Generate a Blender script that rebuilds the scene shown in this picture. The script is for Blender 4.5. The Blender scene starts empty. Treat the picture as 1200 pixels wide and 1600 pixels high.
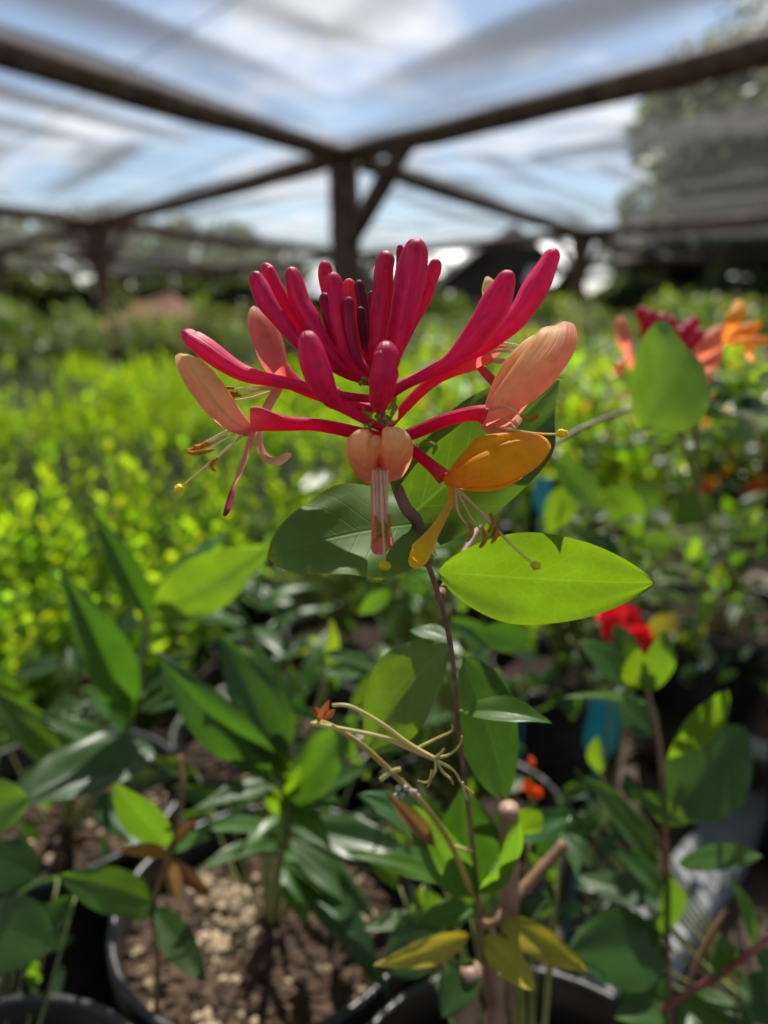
import bpy, math, random
from mathutils import Vector, Matrix, noise
R = math.radians
random.seed(11)
sc = bpy.context.scene
col = sc.collection

# ------------------------------------------------------------------ camera
F = 1142.0                       # focal length in photograph pixels (1200 x 1600)
PITCH = R(15.2)
CAM = Vector((0, 0, 0.5))
RT = Vector((1, 0, 0)); UP = Vector((0, math.sin(PITCH), math.cos(PITCH))); FW = Vector((0, math.cos(PITCH), -math.sin(PITCH)))
cd = bpy.data.cameras.new('camera'); cam = bpy.data.objects.new('camera', cd); col.objects.link(cam)
cam.location = CAM; cam.rotation_euler = (math.pi/2 - PITCH, 0, 0)
cd.sensor_fit = 'VERTICAL'; cd.sensor_height = 36; cd.sensor_width = 27
cd.lens = F/1600*36; cd.clip_start = 0.01; cd.clip_end = 2000
cd.dof.use_dof = True; cd.dof.focus_distance = 0.174; cd.dof.aperture_fstop = 7.0; cd.dof.aperture_blades = 0
sc.camera = cam

# ------------------------------------------------------------------ sky, sun, exposure
SUN_EL, SUN_AZ = R(53), R(6)     # the sun stands ahead of the camera, a little to the right
sun_dir = Vector((math.sin(SUN_AZ)*math.cos(SUN_EL), math.cos(SUN_AZ)*math.cos(SUN_EL), math.sin(SUN_EL)))
w = bpy.data.worlds.new('World'); sc.world = w; w.use_nodes = True
nt = w.node_tree; nt.nodes.clear()
def nn(t, ty, **kw):
    n = t.nodes.new(ty)
    for k, v in kw.items():
        if hasattr(n, k): setattr(n, k, v)
    return n
def lk(t, a, b): t.links.new(a, b)
def mth(t, op, a, b=None, clamp=False):
    n = t.nodes.new('ShaderNodeMath'); n.operation = op; n.use_clamp = clamp
    for i, v in enumerate((a, b)):
        if v is None: continue
        if isinstance(v, (int, float)): n.inputs[i].default_value = v
        else: t.links.new(v, n.inputs[i])
    return n.outputs[0]
sky = nn(nt, 'ShaderNodeTexSky', sky_type='NISHITA', sun_disc=False, sun_elevation=SUN_EL, sun_rotation=SUN_AZ, air_density=1.0, dust_density=0.6, ozone_density=1.6)
tc = nn(nt, 'ShaderNodeTexCoord'); sep = nn(nt, 'ShaderNodeSeparateXYZ'); lk(nt, tc.outputs['Generated'], sep.inputs[0])
den = mth(nt, 'ADD', mth(nt, 'MAXIMUM', sep.outputs[2], 0.0), 0.16)
cmb = nn(nt, 'ShaderNodeCombineXYZ')
lk(nt, mth(nt, 'DIVIDE', sep.outputs[0], den), cmb.inputs[0]); lk(nt, mth(nt, 'DIVIDE', sep.outputs[1], den), cmb.inputs[1])
cmb.inputs[2].default_value = 3.7
cn = nn(nt, 'ShaderNodeTexNoise'); cn.inputs['Scale'].default_value = 1.7; cn.inputs['Detail'].default_value = 9; cn.inputs['Roughness'].default_value = 0.6
lk(nt, cmb.outputs[0], cn.inputs['Vector'])
cr = nn(nt, 'ShaderNodeValToRGB'); cr.color_ramp.elements[0].position = 0.47; cr.color_ramp.elements[1].position = 0.66
lk(nt, cn.outputs['Fac'], cr.inputs[0])
mx = nn(nt, 'ShaderNodeMixRGB'); lk(nt, cr.outputs[0], mx.inputs[0]); lk(nt, sky.outputs[0], mx.inputs[1]); mx.inputs[2].default_value = (8.6, 8.8, 9.1, 1)
bg = nn(nt, 'ShaderNodeBackground'); bg.inputs[1].default_value = 0.055; lk(nt, mx.outputs[0], bg.inputs[0])
wo = nn(nt, 'ShaderNodeOutputWorld'); lk(nt, bg.outputs[0], wo.inputs[0])
sl = bpy.data.lights.new('sun', 'SUN'); sl.energy = 5.0; sl.angle = R(0.6); sl.color = (1.0, 0.95, 0.86)
so = bpy.data.objects.new('sun', sl); col.objects.link(so); so.rotation_euler = (-sun_dir).to_track_quat('-Z', 'Y').to_euler(); so.location = (0, 5, 30)
sc.view_settings.view_transform = 'Standard'; sc.view_settings.look = 'None'; sc.view_settings.gamma = 1.0; sc.view_settings.use_curve_mapping = False
sc.view_settings.exposure = 1.42
sc.render.engine = 'CYCLES'
sc.cycles.use_denoising = True
sc.cycles.max_bounces = 8; sc.cycles.transparent_max_bounces = 12; sc.cycles.transmission_bounces = 5; sc.cycles.diffuse_bounces = 4
sc.cycles.sample_clamp_indirect = 4.0; sc.cycles.caustics_reflective = False; sc.cycles.caustics_refractive = False

# ------------------------------------------------------------------ helpers
def P(x, y, d): return CAM + d*(FW + RT*((x-600)/F) + UP*((800-y)/F))
def G(x, y, z):
    r = FW + RT*((x-600)/F) + UP*((800-y)/F)
    return CAM + r*((z-CAM.z)/r.z)
def C2W(v): return RT*v[0] + UP*v[1] - FW*v[2]        # (right, up, towards the viewer) to a world direction
def rnd(a, b): return random.uniform(a, b)

class MB:
    def __init__(s): s.v = []; s.f = []; s.c = []; s.uv = []; s.m = []
    def add(s, vs, fs, cs=None, uvs=None, m=0):
        o = len(s.v); s.v += [Vector(v) for v in vs]; s.f += [tuple(i+o for i in f) for f in fs]
        s.c += cs if cs else [(1, 1, 1)]*len(vs); s.uv += uvs if uvs else [(0.5, 0.5)]*len(vs); s.m += [m]*len(fs)
    def mesh(s, name, mats, smooth=True, origin=Vector((0, 0, 0))):
        me = bpy.data.meshes.new(name)
        me.from_pydata([tuple(v-origin) for v in s.v], [], s.f)
        for m in (mats if isinstance(mats, (list, tuple)) else [mats]): me.materials.append(m)
        if smooth: me.polygons.foreach_set('use_smooth', [True]*len(s.f))
        me.polygons.foreach_set('material_index', s.m)
        ca = me.color_attributes.new('tint', 'FLOAT_COLOR', 'POINT')
        fl = []
        for c in s.c: fl += [c[0], c[1], c[2], 1.0]
        ca.data.foreach_set('color', fl)
        ul = me.uv_layers.new(name='UVMap')
        li = [0]*len(me.loops); me.loops.foreach_get('vertex_index', li)
        fu = []
        for i in li: fu += [s.uv[i][0], s.uv[i][1]]
        ul.data.foreach_set('uv', fu)
        me.update(); return me
ORG = {}
def tag(o, label, cat, group=None):
    o['label'] = label; o['category'] = cat
    if group: o['group'] = group
    return o
def thing(name, label, cat, loc=(0, 0, 0), group=None):
    o = bpy.data.objects.new(name, None); col.objects.link(o); o.location = loc; o.empty_display_size = 0.02
    ORG[o.name] = Vector(loc); return tag(o, label, cat, group)
def _obj(s, name, mats, parent=None, smooth=True, **props):
    org = ORG[parent.name] if parent is not None else Vector((0, 0, 0))
    o = bpy.data.objects.new(name, s.mesh(name, mats, smooth, org)); col.objects.link(o)
    if parent is not None: o.parent = parent
    ORG[o.name] = org
    for k, v in props.items(): o[k] = v
    return o
MB.obj = _obj
def structure(o): o['kind'] = 'structure'; return o

def catmull(pts, n):
    """resample a list of equal-length tuples"""
    m = len(pts); out = []
    if m == 2: return [tuple(a+(b-a)*i/n for a, b in zip(*pts)) for i in range(n+1)]
    for i in range(n+1):
        t = i/n*(m-1); k = min(int(t), m-2); f = t-k
        p0 = pts[max(k-1, 0)]; p1 = pts[k]; p2 = pts[k+1]; p3 = pts[min(k+2, m-1)]
        out.append(tuple(0.5*((2*b)+(-a+c)*f+(2*a-5*b+4*c-d)*f*f+(-a+3*b-3*c+d)*f**3) for a, b, c, d in zip(p0, p1, p2, p3)))
    return out
def frames(C):
    T = []
    for i in range(len(C)):
        t = C[min(i+1, len(C)-1)]-C[max(i-1, 0)]
        T.append(t.normalized() if t.length > 1e-9 else Vector((0, 0, 1)))
    n = T[0].orthogonal().normalized(); N = []
    for t in T:
        n = (n-t*n.dot(t)); n = n.normalized() if n.length > 1e-6 else t.orthogonal().normalized(); N.append(n.copy())
    return T, N
def tube(mb, C, rad, seg=8, colf=None, cap=True, section=None, m=0, jit=0.0):
    C = [Vector(c) for c in C]; T, N = frames(C); vs = []; fs = []; cs = []; uvs = []
    n = len(C)
    for i in range(n):
        B = T[i].cross(N[i])
        for k in range(seg):
            a = 2*math.pi*k/seg; r = rad[i]*(section(a, i/(n-1)) if section else 1.0)
            if jit: r *= 1+jit*noise.noise(C[i]*9+Vector((math.cos(a), math.sin(a), 0))*1.3)
            vs.append(C[i]+N[i]*(math.cos(a)*r)+B*(math.sin(a)*r)); cs.append(colf(i/(n-1), a) if colf else (1, 1, 1)); uvs.append((i/(n-1), k/seg))
    for i in range(n-1):
        for k in range(seg): fs.append((i*seg+k, i*seg+(k+1) % seg, (i+1)*seg+(k+1) % seg, (i+1)*seg+k))
    if cap:
        fs.append(tuple(range(seg-1, -1, -1))); fs.append(tuple((n-1)*seg+k for k in range(seg)))
    mb.add(vs, fs, cs, uvs, m)
def box(mb, lo, hi, m=0):
    x0, y0, z0 = lo; x1, y1, z1 = hi
    mb.add([(x0,y0,z0),(x1,y0,z0),(x1,y1,z0),(x0,y1,z0),(x0,y0,z1),(x1,y0,z1),(x1,y1,z1),(x0,y1,z1)],
           [(3,2,1,0),(4,5,6,7),(0,1,5,4),(1,2,6,5),(2,3,7,6),(3,0,4,7)], m=m)
def ball(mb, c, r, nu=8, nv=6, bump=0.0, colr=(1, 1, 1), sq=(1, 1, 1)):
    vs = []; fs = []; c = Vector(c)
    for i in range(nv+1):
        th = math.pi*i/nv
        for k in range(nu):
            ph = 2*math.pi*k/nu; d = Vector((math.sin(th)*math.cos(ph)*sq[0], math.sin(th)*math.sin(ph)*sq[1], math.cos(th)*sq[2]))
            rr = r*(1+bump*noise.noise(d*2.3+c*431))
            vs.append(c+d*rr)
    for i in range(nv):
        for k in range(nu): fs.append((i*nu+k, (i+1)*nu+k, (i+1)*nu+(k+1) % nu, i*nu+(k+1) % nu))
    mb.add(vs, fs, [colr]*len(vs))
def lerp(a, b, t): return tuple(x+(y-x)*t for x, y in zip(a, b))
def smooth(a, b, x):
    t = max(0, min(1, (x-a)/(b-a))); return t*t*(3-2*t)

# ------------------------------------------------------------------ materials
def newmat(name):
    m = bpy.data.materials.new(name); m.use_nodes = True; t = m.node_tree; t.nodes.clear()
    o = t.nodes.new('ShaderNodeOutputMaterial'); return m, t, o
def noise_col(t, c1, c2, scale, detail=4, coord='Object', stretch=None):
    tcn = nn(t, 'ShaderNodeTexCoord'); n = nn(t, 'ShaderNodeTexNoise'); n.inputs['Scale'].default_value = scale; n.inputs['Detail'].default_value = detail
    if stretch:
        mp = nn(t, 'ShaderNodeMapping'); mp.inputs['Scale'].default_value = stretch; lk(t, tcn.outputs[coord], mp.inputs[0]); lk(t, mp.outputs[0], n.inputs['Vector'])
    else: lk(t, tcn.outputs[coord], n.inputs['Vector'])
    r = nn(t, 'ShaderNodeValToRGB'); r.color_ramp.elements[0].position = 0.32; r.color_ramp.elements[1].position = 0.68
    r.color_ramp.elements[0].color = (*c1, 1); r.color_ramp.elements[1].color = (*c2, 1); lk(t, n.outputs['Fac'], r.inputs[0])
    return r.outputs[0], n.outputs['Fac']
def solid(name, c1, c2, scale=30, rough=0.7, bump=0.3, bdist=0.002, spec=0.4, stretch=None):
    m, t, o = newmat(name); c, fac = noise_col(t, c1, c2, scale, 6, 'Object', stretch)
    p = nn(t, 'ShaderNodeBsdfPrincipled'); lk(t, c, p.inputs['Base Color']); p.inputs['Roughness'].default_value = rough; p.inputs['Specular IOR Level'].default_value = spec
    if bump:
        b = nn(t, 'ShaderNodeBump'); b.inputs['Strength'].default_value = bump; b.inputs['Distance'].default_value = bdist; lk(t, fac, b.inputs['Height']); lk(t, b.outputs[0], p.inputs['Normal'])
    lk(t, p.outputs[0], o.inputs[0]); return m
def petalmat(name, trans=0.4, rough=0.42, spec=0.35, tmul=(1.0, 1.0, 1.0), streak=0.75):
    """colour comes from the vertex tint; fine streaks run along the petal"""
    m, t, o = newmat(name)
    at = nn(t, 'ShaderNodeVertexColor'); at.layer_name = 'tint'
    uv = nn(t, 'ShaderNodeUVMap'); mp = nn(t, 'ShaderNodeMapping'); mp.inputs['Scale'].default_value = (2.5, 34, 1); lk(t, uv.outputs[0], mp.inputs[0])
    n = nn(t, 'ShaderNodeTexNoise'); n.inputs['Scale'].default_value = 1.0; n.inputs['Detail'].default_value = 3; lk(t, mp.outputs[0], n.inputs['Vector'])
    tc2 = nn(t, 'ShaderNodeTexCoord'); n2 = nn(t, 'ShaderNodeTexNoise'); n2.inputs['Scale'].default_value = 420; n2.inputs['Detail'].default_value = 3; lk(t, tc2.outputs['Object'], n2.inputs['Vector'])
    k = mth(t, 'ADD', mth(t, 'MULTIPLY', n.outputs['Fac'], streak), mth(t, 'MULTIPLY', n2.outputs['Fac'], 0.5))
    k = mth(t, 'ADD', k, 0.77-streak*0.5)
    mu = nn(t, 'ShaderNodeVectorMath', operation='SCALE'); lk(t, at.outputs[0], mu.inputs[0]); lk(t, k, mu.inputs['Scale'])
    p = nn(t, 'ShaderNodeBsdfPrincipled'); lk(t, mu.outputs[0], p.inputs['Base Color']); p.inputs['Roughness'].default_value = rough; p.inputs['Specular IOR Level'].default_value = spec
    b = nn(t, 'ShaderNodeBump'); b.inputs['Strength'].default_value = 0.5; b.inputs['Distance'].default_value = 0.0005; lk(t, n.outputs['Fac'], b.inputs['Height']); lk(t, b.outputs[0], p.inputs['Normal'])
    tr = nn(t, 'ShaderNodeBsdfTranslucent'); vm = nn(t, 'ShaderNodeVectorMath', operation='MULTIPLY'); lk(t, mu.outputs[0], vm.inputs[0]); vm.inputs[1].default_value = tmul; lk(t, vm.outputs[0], tr.inputs[0])
    mix = nn(t, 'ShaderNodeMixShader'); mix.inputs[0].default_value = trans; lk(t, p.outputs[0], mix.inputs[1]); lk(t, tr.outputs[0], mix.inputs[2])
    lk(t, mix.outputs[0], o.inputs[0]); return m
def leafmat(name, refl, trans, tf=0.45, rough=0.38, spec=0.5, vein=0.5, veincol=None, var=0.35):
    m, t, o = newmat(name)
    uv = nn(t, 'ShaderNodeUVMap'); s = nn(t, 'ShaderNodeSeparateXYZ'); lk(t, uv.outputs[0], s.inputs[0])
    av = mth(t, 'ABSOLUTE', mth(t, 'SUBTRACT', s.outputs[1], 0.5))                       # 0 at the midrib, 0.5 at the margin
    mid = mth(t, 'SUBTRACT', 1.0, mth(t, 'DIVIDE', av, 0.022), True)
    saw = mth(t, 'FRACT', mth(t, 'SUBTRACT', mth(t, 'MULTIPLY', s.outputs[0], 8.0), mth(t, 'MULTIPLY', av, 4.4)))
    lat = mth(t, 'SUBTRACT', 1.0, mth(t, 'DIVIDE', mth(t, 'ABSOLUTE', mth(t, 'SUBTRACT', saw, 0.5)), 0.075), True)
    lat = mth(t, 'MULTIPLY', lat, mth(t, 'SUBTRACT', 0.5, mth(t, 'MULTIPLY', av, 0.7)))
    v = mth(t, 'MAXIMUM', mid, lat); vf = mth(t, 'MULTIPLY', v, vein)
    tcn = nn(t, 'ShaderNodeTexCoord'); n = nn(t, 'ShaderNodeTexNoise'); n.inputs['Scale'].default_value = 70; n.inputs['Detail'].default_value = 5; lk(t, tcn.outputs['Object'], n.inputs['Vector'])
    oi = nn(t, 'ShaderNodeObjectInfo')
    k = mth(t, 'ADD', mth(t, 'MULTIPLY', mth(t, 'SUBTRACT', n.outputs['Fac'], 0.5), var*2), mth(t, 'ADD', mth(t, 'MULTIPLY', oi.outputs['Random'], 0.3), 0.85))
    kk = t.nodes.new('ShaderNodeMath'); kk.operation = 'MULTIPLY'; lk(t, k, kk.inputs[0]); k = kk.outputs[0]
    at = nn(t, 'ShaderNodeVertexColor'); at.layer_name = 'tint'
    def tinted(c):
        a = nn(t, 'ShaderNodeVectorMath', operation='MULTIPLY'); a.inputs[1].default_value = c; lk(t, at.outputs[0], a.inputs[0])
        b = nn(t, 'ShaderNodeVectorMath', operation='SCALE'); lk(t, a.outputs[0], b.inputs[0]); lk(t, k, b.inputs['Scale'])
        x = nn(t, 'ShaderNodeMixRGB'); lk(t, vf, x.inputs[0]); lk(t, b.outputs[0], x.inputs[1]); x.inputs[2].default_value = (*(veincol or tuple(min(1, q*1.9+0.03) for q in c)), 1); return x.outputs[0]
    p = nn(t, 'ShaderNodeBsdfPrincipled'); lk(t, tinted(refl), p.inputs['Base Color']); p.inputs['Specular IOR Level'].default_value = spec
    rr = mth(t, 'ADD', mth(t, 'MULTIPLY', n.outputs['Fac'], 0.24), rough-0.12); lk(t, rr, p.inputs['Roughness'])
    vo = nn(t, 'ShaderNodeTexVoronoi'); vo.feature = 'DISTANCE_TO_EDGE'; vo.inputs['Scale'].default_value = 330; lk(t, tcn.outputs['Object'], vo.inputs['Vector'])
    net_ = mth(t, 'SUBTRACT', 1.0, mth(t, 'DIVIDE', vo.outputs['Distance'], 0.10), True)
    k2 = mth(t, 'ADD', 0.97, mth(t, 'MULTIPLY', net_, 0.08)); lk(t, k2, kk.inputs[1])
    h = mth(t, 'ADD', mth(t, 'MULTIPLY', v, -0.8), mth(t, 'MULTIPLY', n.outputs['Fac'], 0.9))
    b = nn(t, 'ShaderNodeBump'); b.inputs['Strength'].default_value = 0.3; b.inputs['Distance'].default_value = 0.0004; lk(t, h, b.inputs['Height']); lk(t, b.outputs[0], p.inputs['Normal'])
    tr = nn(t, 'ShaderNodeBsdfTranslucent'); lk(t, tinted(trans), tr.inputs[0])
    mix = nn(t, 'ShaderNodeMixShader'); mix.inputs[0].default_value = tf; lk(t, p.outputs[0], mix.inputs[1]); lk(t, tr.outputs[0], mix.inputs[2])
    lk(t, mix.outputs[0], o.inputs[0]); return m

M = {}
M['bud'] = petalmat('bud_skin', 0.42, 0.44, 0.38, (1.15, 1.0, 1.0), 0.9)
M['petal'] = petalmat('petal', 0.62, 0.5, 0.25, (1.12, 1.04, 0.90), 0.35)
M['filament'] = petalmat('filament', 0.35, 0.5, 0.3)
M['stem'] = solid('stem_bark', (0.10, 0.055, 0.045), (0.24, 0.12, 0.10), 160, 0.55, 0.4, 0.0006)
M['greenstem'] = solid('green_stem', (0.13, 0.17, 0.04), (0.25, 0.26, 0.08), 120, 0.5, 0.3, 0.0004)
M['brownstem'] = solid('brown_stem', (0.12, 0.065, 0.03), (0.25, 0.14, 0.07), 140, 0.65, 0.4, 0.0006)
M['redstem'] = solid('red_stem', (0.16, 0.035, 0.04), (0.28, 0.09, 0.07), 120, 0.5, 0.3, 0.0005)
M['tan'] = petalmat('dry_stalk', 0.3, 0.6, 0.25)
M['honey'] = leafmat('honeysuckle_leaf', (0.045, 0.100, 0.024), (0.24, 0.42, 0.010), 0.42, 0.46, 0.38, 0.45)
M['honeyshade'] = leafmat('shaded_honeysuckle_leaf', (0.070, 0.145, 0.024), (0.12, 0.22, 0.010), 0.28, 0.50, 0.34, 0.2)  # shade under the flower cluster put into the colour as dimmer transmitted green
M['bright'] = leafmat('young_leaf', (0.06, 0.13, 0.015), (0.19, 0.345, 0.006), 0.56, 0.42, 0.4, 0.22)
M['laurel'] = leafmat('glossy_dark_leaf', (0.024, 0.066, 0.013), (0.075, 0.19, 0.008), 0.34, 0.40, 0.40, 0.35)
M['mid'] = leafmat('mid_green_leaf', (0.035, 0.095, 0.018), (0.17, 0.34, 0.010), 0.45, 0.38, 0.42, 0.35)
M['yellow'] = leafmat('yellowing_leaf', (0.42, 0.34, 0.03), (0.62, 0.50, 0.01), 0.45, 0.45, 0.4, 0.25)
M['dry'] = leafmat('dry_leaf', (0.22, 0.11, 0.04), (0.30, 0.15, 0.04), 0.3, 0.6, 0.2, 0.3)
M['field'] = leafmat('seedling_leaf', (0.070, 0.160, 0.008), (0.38, 0.60, 0.010), 0.58, 0.40, 0.45, 0.0)
M['dull'] = leafmat('dull_shrub_leaf', (0.055, 0.095, 0.020), (0.22, 0.28, 0.030), 0.5, 0.45, 0.4, 0.0)
M['fieldgrey'] = leafmat('greyish_leaf', (0.08, 0.11, 0.07), (0.14, 0.18, 0.08), 0.35, 0.5, 0.4, 0.0)
M['shrub'] = leafmat('shrub_leaf', (0.035, 0.085, 0.015), (0.22, 0.36, 0.010), 0.45, 0.36, 0.55, 0.0)
M['tree'] = leafmat('tree_leaf', (0.055, 0.080, 0.022), (0.17, 0.21, 0.03), 0.42, 0.5, 0.35, 0.0)
M['bark'] = solid('bark', (0.05, 0.04, 0.03), (0.12, 0.09, 0.07), 8, 0.9, 0.6, 0.02)
M['pot'] = solid('black_plastic', (0.010, 0.010, 0.011), (0.022, 0.022, 0.024), 60, 0.38, 0.12, 0.0008, 0.5)
M['soil'] = solid('potting_soil', (0.010, 0.007, 0.005), (0.048, 0.030, 0.020), 170, 0.95, 1.0, 0.004, 0.2)
M['grit'] = solid('grit', (0.12, 0.09, 0.055), (0.36, 0.28, 0.18), 110, 0.85, 0.4, 0.001, 0.2)
M['chip'] = solid('bark_chip', (0.02, 0.013, 0.009), (0.085, 0.052, 0.032), 140, 0.9, 0.5, 0.001, 0.2)
M['ground'] = solid('bare_ground', (0.045, 0.035, 0.026), (0.13, 0.10, 0.075), 9, 0.95, 0.8, 0.02, 0.2)
M['timber'] = solid('weathered_timber', (0.045, 0.031, 0.022), (0.15, 0.104, 0.070), 7, 0.85, 0.6, 0.012, 0.3)
M['board'] = solid('grey_board', (0.17, 0.178, 0.19), (0.27, 0.28, 0.30), 25, 0.6, 0.3, 0.001, 0.4)
M['pipe'] = solid('white_pipe', (0.65, 0.65, 0.64), (0.8, 0.8, 0.78), 40, 0.35, 0.1, 0.001, 0.5)
M['cane'] = solid('bamboo', (0.20, 0.12, 0.08), (0.36, 0.23, 0.16), 60, 0.5, 0.3, 0.0006, 0.4)
M['wire'] = solid('wire', (0.05, 0.05, 0.055), (0.09, 0.09, 0.09), 20, 0.5, 0, 0.001)
M['blue'] = solid('blue_tag', (0.012, 0.24, 0.34), (0.02, 0.32, 0.42), 40, 0.4, 0.05, 0.001)
M['orange'] = petalmat('orange_petal', 0.4, 0.5, 0.3)
M['mulch'] = solid('mulch', (0.26, 0.12, 0.09), (0.42, 0.24, 0.19), 6, 0.95, 0.8, 0.03, 0.1)
M['shedwall'] = solid('dark_shed_boards', (0.030, 0.028, 0.027), (0.07, 0.065, 0.06), 3, 0.8, 0.4, 0.01, 0.3)
M['metalroof'] = solid('white_painted_roof_sheet', (0.76, 0.77, 0.79), (0.88, 0.88, 0.88), 4, 0.35, 0.1, 0.005, 0.5)
def clothmat():
    m, t, o = newmat('shade_net')
    at = nn(t, 'ShaderNodeVertexColor'); at.layer_name = 'tint'   # how densely the net is doubled or pleated here
    r = nn(t, 'ShaderNodeSeparateColor'); lk(t, at.outputs[0], r.inputs[0])
    d = nn(t, 'ShaderNodeBsdfDiffuse'); d.inputs[0].default_value = (0.05, 0.05, 0.052, 1)
    l = nn(t, 'ShaderNodeBsdfTranslucent'); l.inputs[0].default_value = (0.09, 0.09, 0.092, 1)
    mm = nn(t, 'ShaderNodeMixShader'); mm.inputs[0].default_value = 0.5; lk(t, d.outputs[0], mm.inputs[1]); lk(t, l.outputs[0], mm.inputs[2])
    tp = nn(t, 'ShaderNodeBsdfTransparent'); mix = nn(t, 'ShaderNodeMixShader'); lk(t, r.outputs[0], mix.inputs[0]); lk(t, tp.outputs[0], mix.inputs[1]); lk(t, mm.outputs[0], mix.inputs[2])
    lk(t, mix.outputs[0], o.inputs[0]); return m
M['net'] = clothmat()

# ------------------------------------------------------------------ ground
mb = MB(); n = 60; S = 300
vs = []; fs = []
for i in range(n+1):
    for j in range(n+1):
        a = (i/n*2-1); b = (j/n*2-1); x = S*a*abs(a)**1.6; y = S*b*abs(b)**1.6
        vs.append((x, y, 0.012*noise.noise(Vector((x*1.7, y*1.7, 0))) if abs(x) < 20 and abs(y) < 20 else 0))
for i in range(n):
    for j in range(n): fs.append((i*(n+1)+j, (i+1)*(n+1)+j, (i+1)*(n+1)+j+1, i*(n+1)+j+1))
mb.add(vs, fs); structure(mb.obj('ground', M['ground']))

# ------------------------------------------------------------------ shade house: posts, beams, net
H = 2.15
A = G(537, 247, H); Bn = G(150, 350, H); Cn = G(910, 366, H)
U = Bn-A; W = Cn-A
def node(i, j): return A+U*i+W*j
def log(mb, a, b, r0, r1, n=14, seg=9, jit=0.16):
    a = Vector(a); b = Vector(b); pts = [a.lerp(b, i/n) for i in range(n+1)]
    ax = (b-a).normalized(); o = ax.orthogonal().normalized(); L = (b-a).length
    pts = [p+o*(0.012*L*0.3*noise.noise(p*0.7))+ax.cross(o)*(0.012*L*0.3*noise.noise(p*0.7+Vector((9, 3, 1)))) for p in pts]
    tube(mb, pts, [r0+(r1-r0)*i/n for i in range(n+1)], seg, jit=jit)
for i in range(-1, 4):
    for j in range(-1, 4):
        p = node(i, j)
        if p.y < 2: continue
        nm = {(0, 0): 'thick dark timber post under the crossing of the roof beams', (1, 0): 'dark timber post with forked braces beyond the green seedling rows',
              (0, 1): 'slim dark timber post in front of the big tree'}.get((i, j), 'distant dark timber post holding up the shade net')
        t = thing('roof_post', nm, 'post', (p.x, p.y, 0), 'posts of the shade house')
        m2 = MB(); log(m2, (p.x, p.y, -0.05), (p.x, p.y, H-0.02), 0.19 if (i, j) == (0, 0) else 0.15, 0.17 if (i, j) == (0, 0) else 0.13); m2.obj('shaft', M['timber'], t)
        for d in ((-U, U, W, -W) if (i, j) != (0, 0) else (-U,)):
            if (i, j) not in ((0, 0), (1, 0)) and random.random() < 0.4: continue
            q = p+d.normalized()*(1.05 if (i, j) == (0, 0) else 0.7)
            m2 = MB(); log(m2, (p.x, p.y, H-0.95), (q.x, q.y, H-0.03), 0.115 if (i, j) == (0, 0) else 0.085, 0.10 if (i, j) == (0, 0) else 0.07, 6); m2.obj('brace', M['timber'], t)
def beam(i0, j0, i1, j1, lab):
    a = node(i0, j0); b = node(i1, j1); mb = MB(); L = (b-a).length; k = 16
    pts = []
    for q in range(k+1):
        p = a.lerp(b, q/k); p.z = H+0.03-0.05*math.sin(math.pi*q/k); pts.append(p)
    tube(mb, pts, [0.105]*(k+1), 9, jit=0.2)
    tag(mb.obj('roof_beam', M['timber']), lab, 'beam', 'beams of the shade house')
far = 'distant timber roof beam under the shade net'
for i in range(-1, 4):
    for j in range(-1, 4):
        for (di, dj) in ((1, 0), (0, 1)):
            if i+di > 3 or j+dj > 3: continue
            a = node(i, j); b = node(i+di, j+dj)
            if a.y < -2.5 and b.y < -2.5: continue
            key = (i, j, di)
            lab = {(-1, 0, 1): 'thick timber roof beam running from the central post toward the big tree side', (0, -1, 0): 'timber roof beam sloping away overhead from the central post, above the seedling rows',
                   (0, 0, 1): 'timber beam from the central post to the post with forked braces', (0, 0, 0): 'timber beam from the central post to the slim post by the shed'}.get(key, far)
            beam(i, j, i+di, j+dj, lab)
mb = MB(); na, nb = 420, 420; vs = []; fs = []; cs = []
a0, a1, b0, b1 = -2.1, 3.0, -2.1, 3.0
for i in range(na+1):
    for j in range(nb+1):
        a = a0+(a1-a0)*i/na; b = b0+(b1-b0)*j/nb; p = node(a, b); fa = a % 1; fb = b % 1
        da = min(fa, 1-fa); db = min(fb, 1-fb); sa = math.sin(math.pi*fa); sb = math.sin(math.pi*fb)
        near, along = (da, b) if da < db else (db, a)                # pleats run along the nearer beam
        wv = 0.05*noise.noise(Vector((a*2.3, b*2.3, 7)))                # the pleats wander
        f1 = noise.noise(Vector(((near+wv)*15, along*1.1+math.floor(a)*7+math.floor(b)*13, 3))); f2 = noise.noise(Vector(((near+wv)*40, along*2.0, 8)))
        f3 = noise.noise(Vector(((a-b)*2.0, (a+b)*11+wv*60, 2)))
        g = 0.55+0.45*smooth(0.45, 0.02, near)
        z = H+0.10-0.10*sa*sb+0.10*max(0, f1)*g+0.03*f2*g+0.03*noise.noise(Vector((a*7, b*7, 0)))
        dn = 0.27+0.62*g*smooth(0.02, 0.5, f1)+0.30*g*smooth(0.05, 0.5, f2)+0.28*smooth(0.12, 0.55, f3)+0.12*noise.noise(Vector((a*2.1, b*2.1, 5)))+0.25*smooth(0.05, 0.0, near)
        dn = max(0.14, min(0.88, dn))
        vs.append((p.x, p.y, z)); cs.append((dn, dn, dn))
for i in range(na):
    for j in range(nb): fs.append((i*(nb+1)+j, (i+1)*(nb+1)+j, (i+1)*(nb+1)+j+1, i*(nb+1)+j+1))
mb.add(vs, fs, cs); tag(mb.obj('shade_net', M['net']), 'grey translucent shade net stretched over the timber roof beams', 'shade net')
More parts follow.
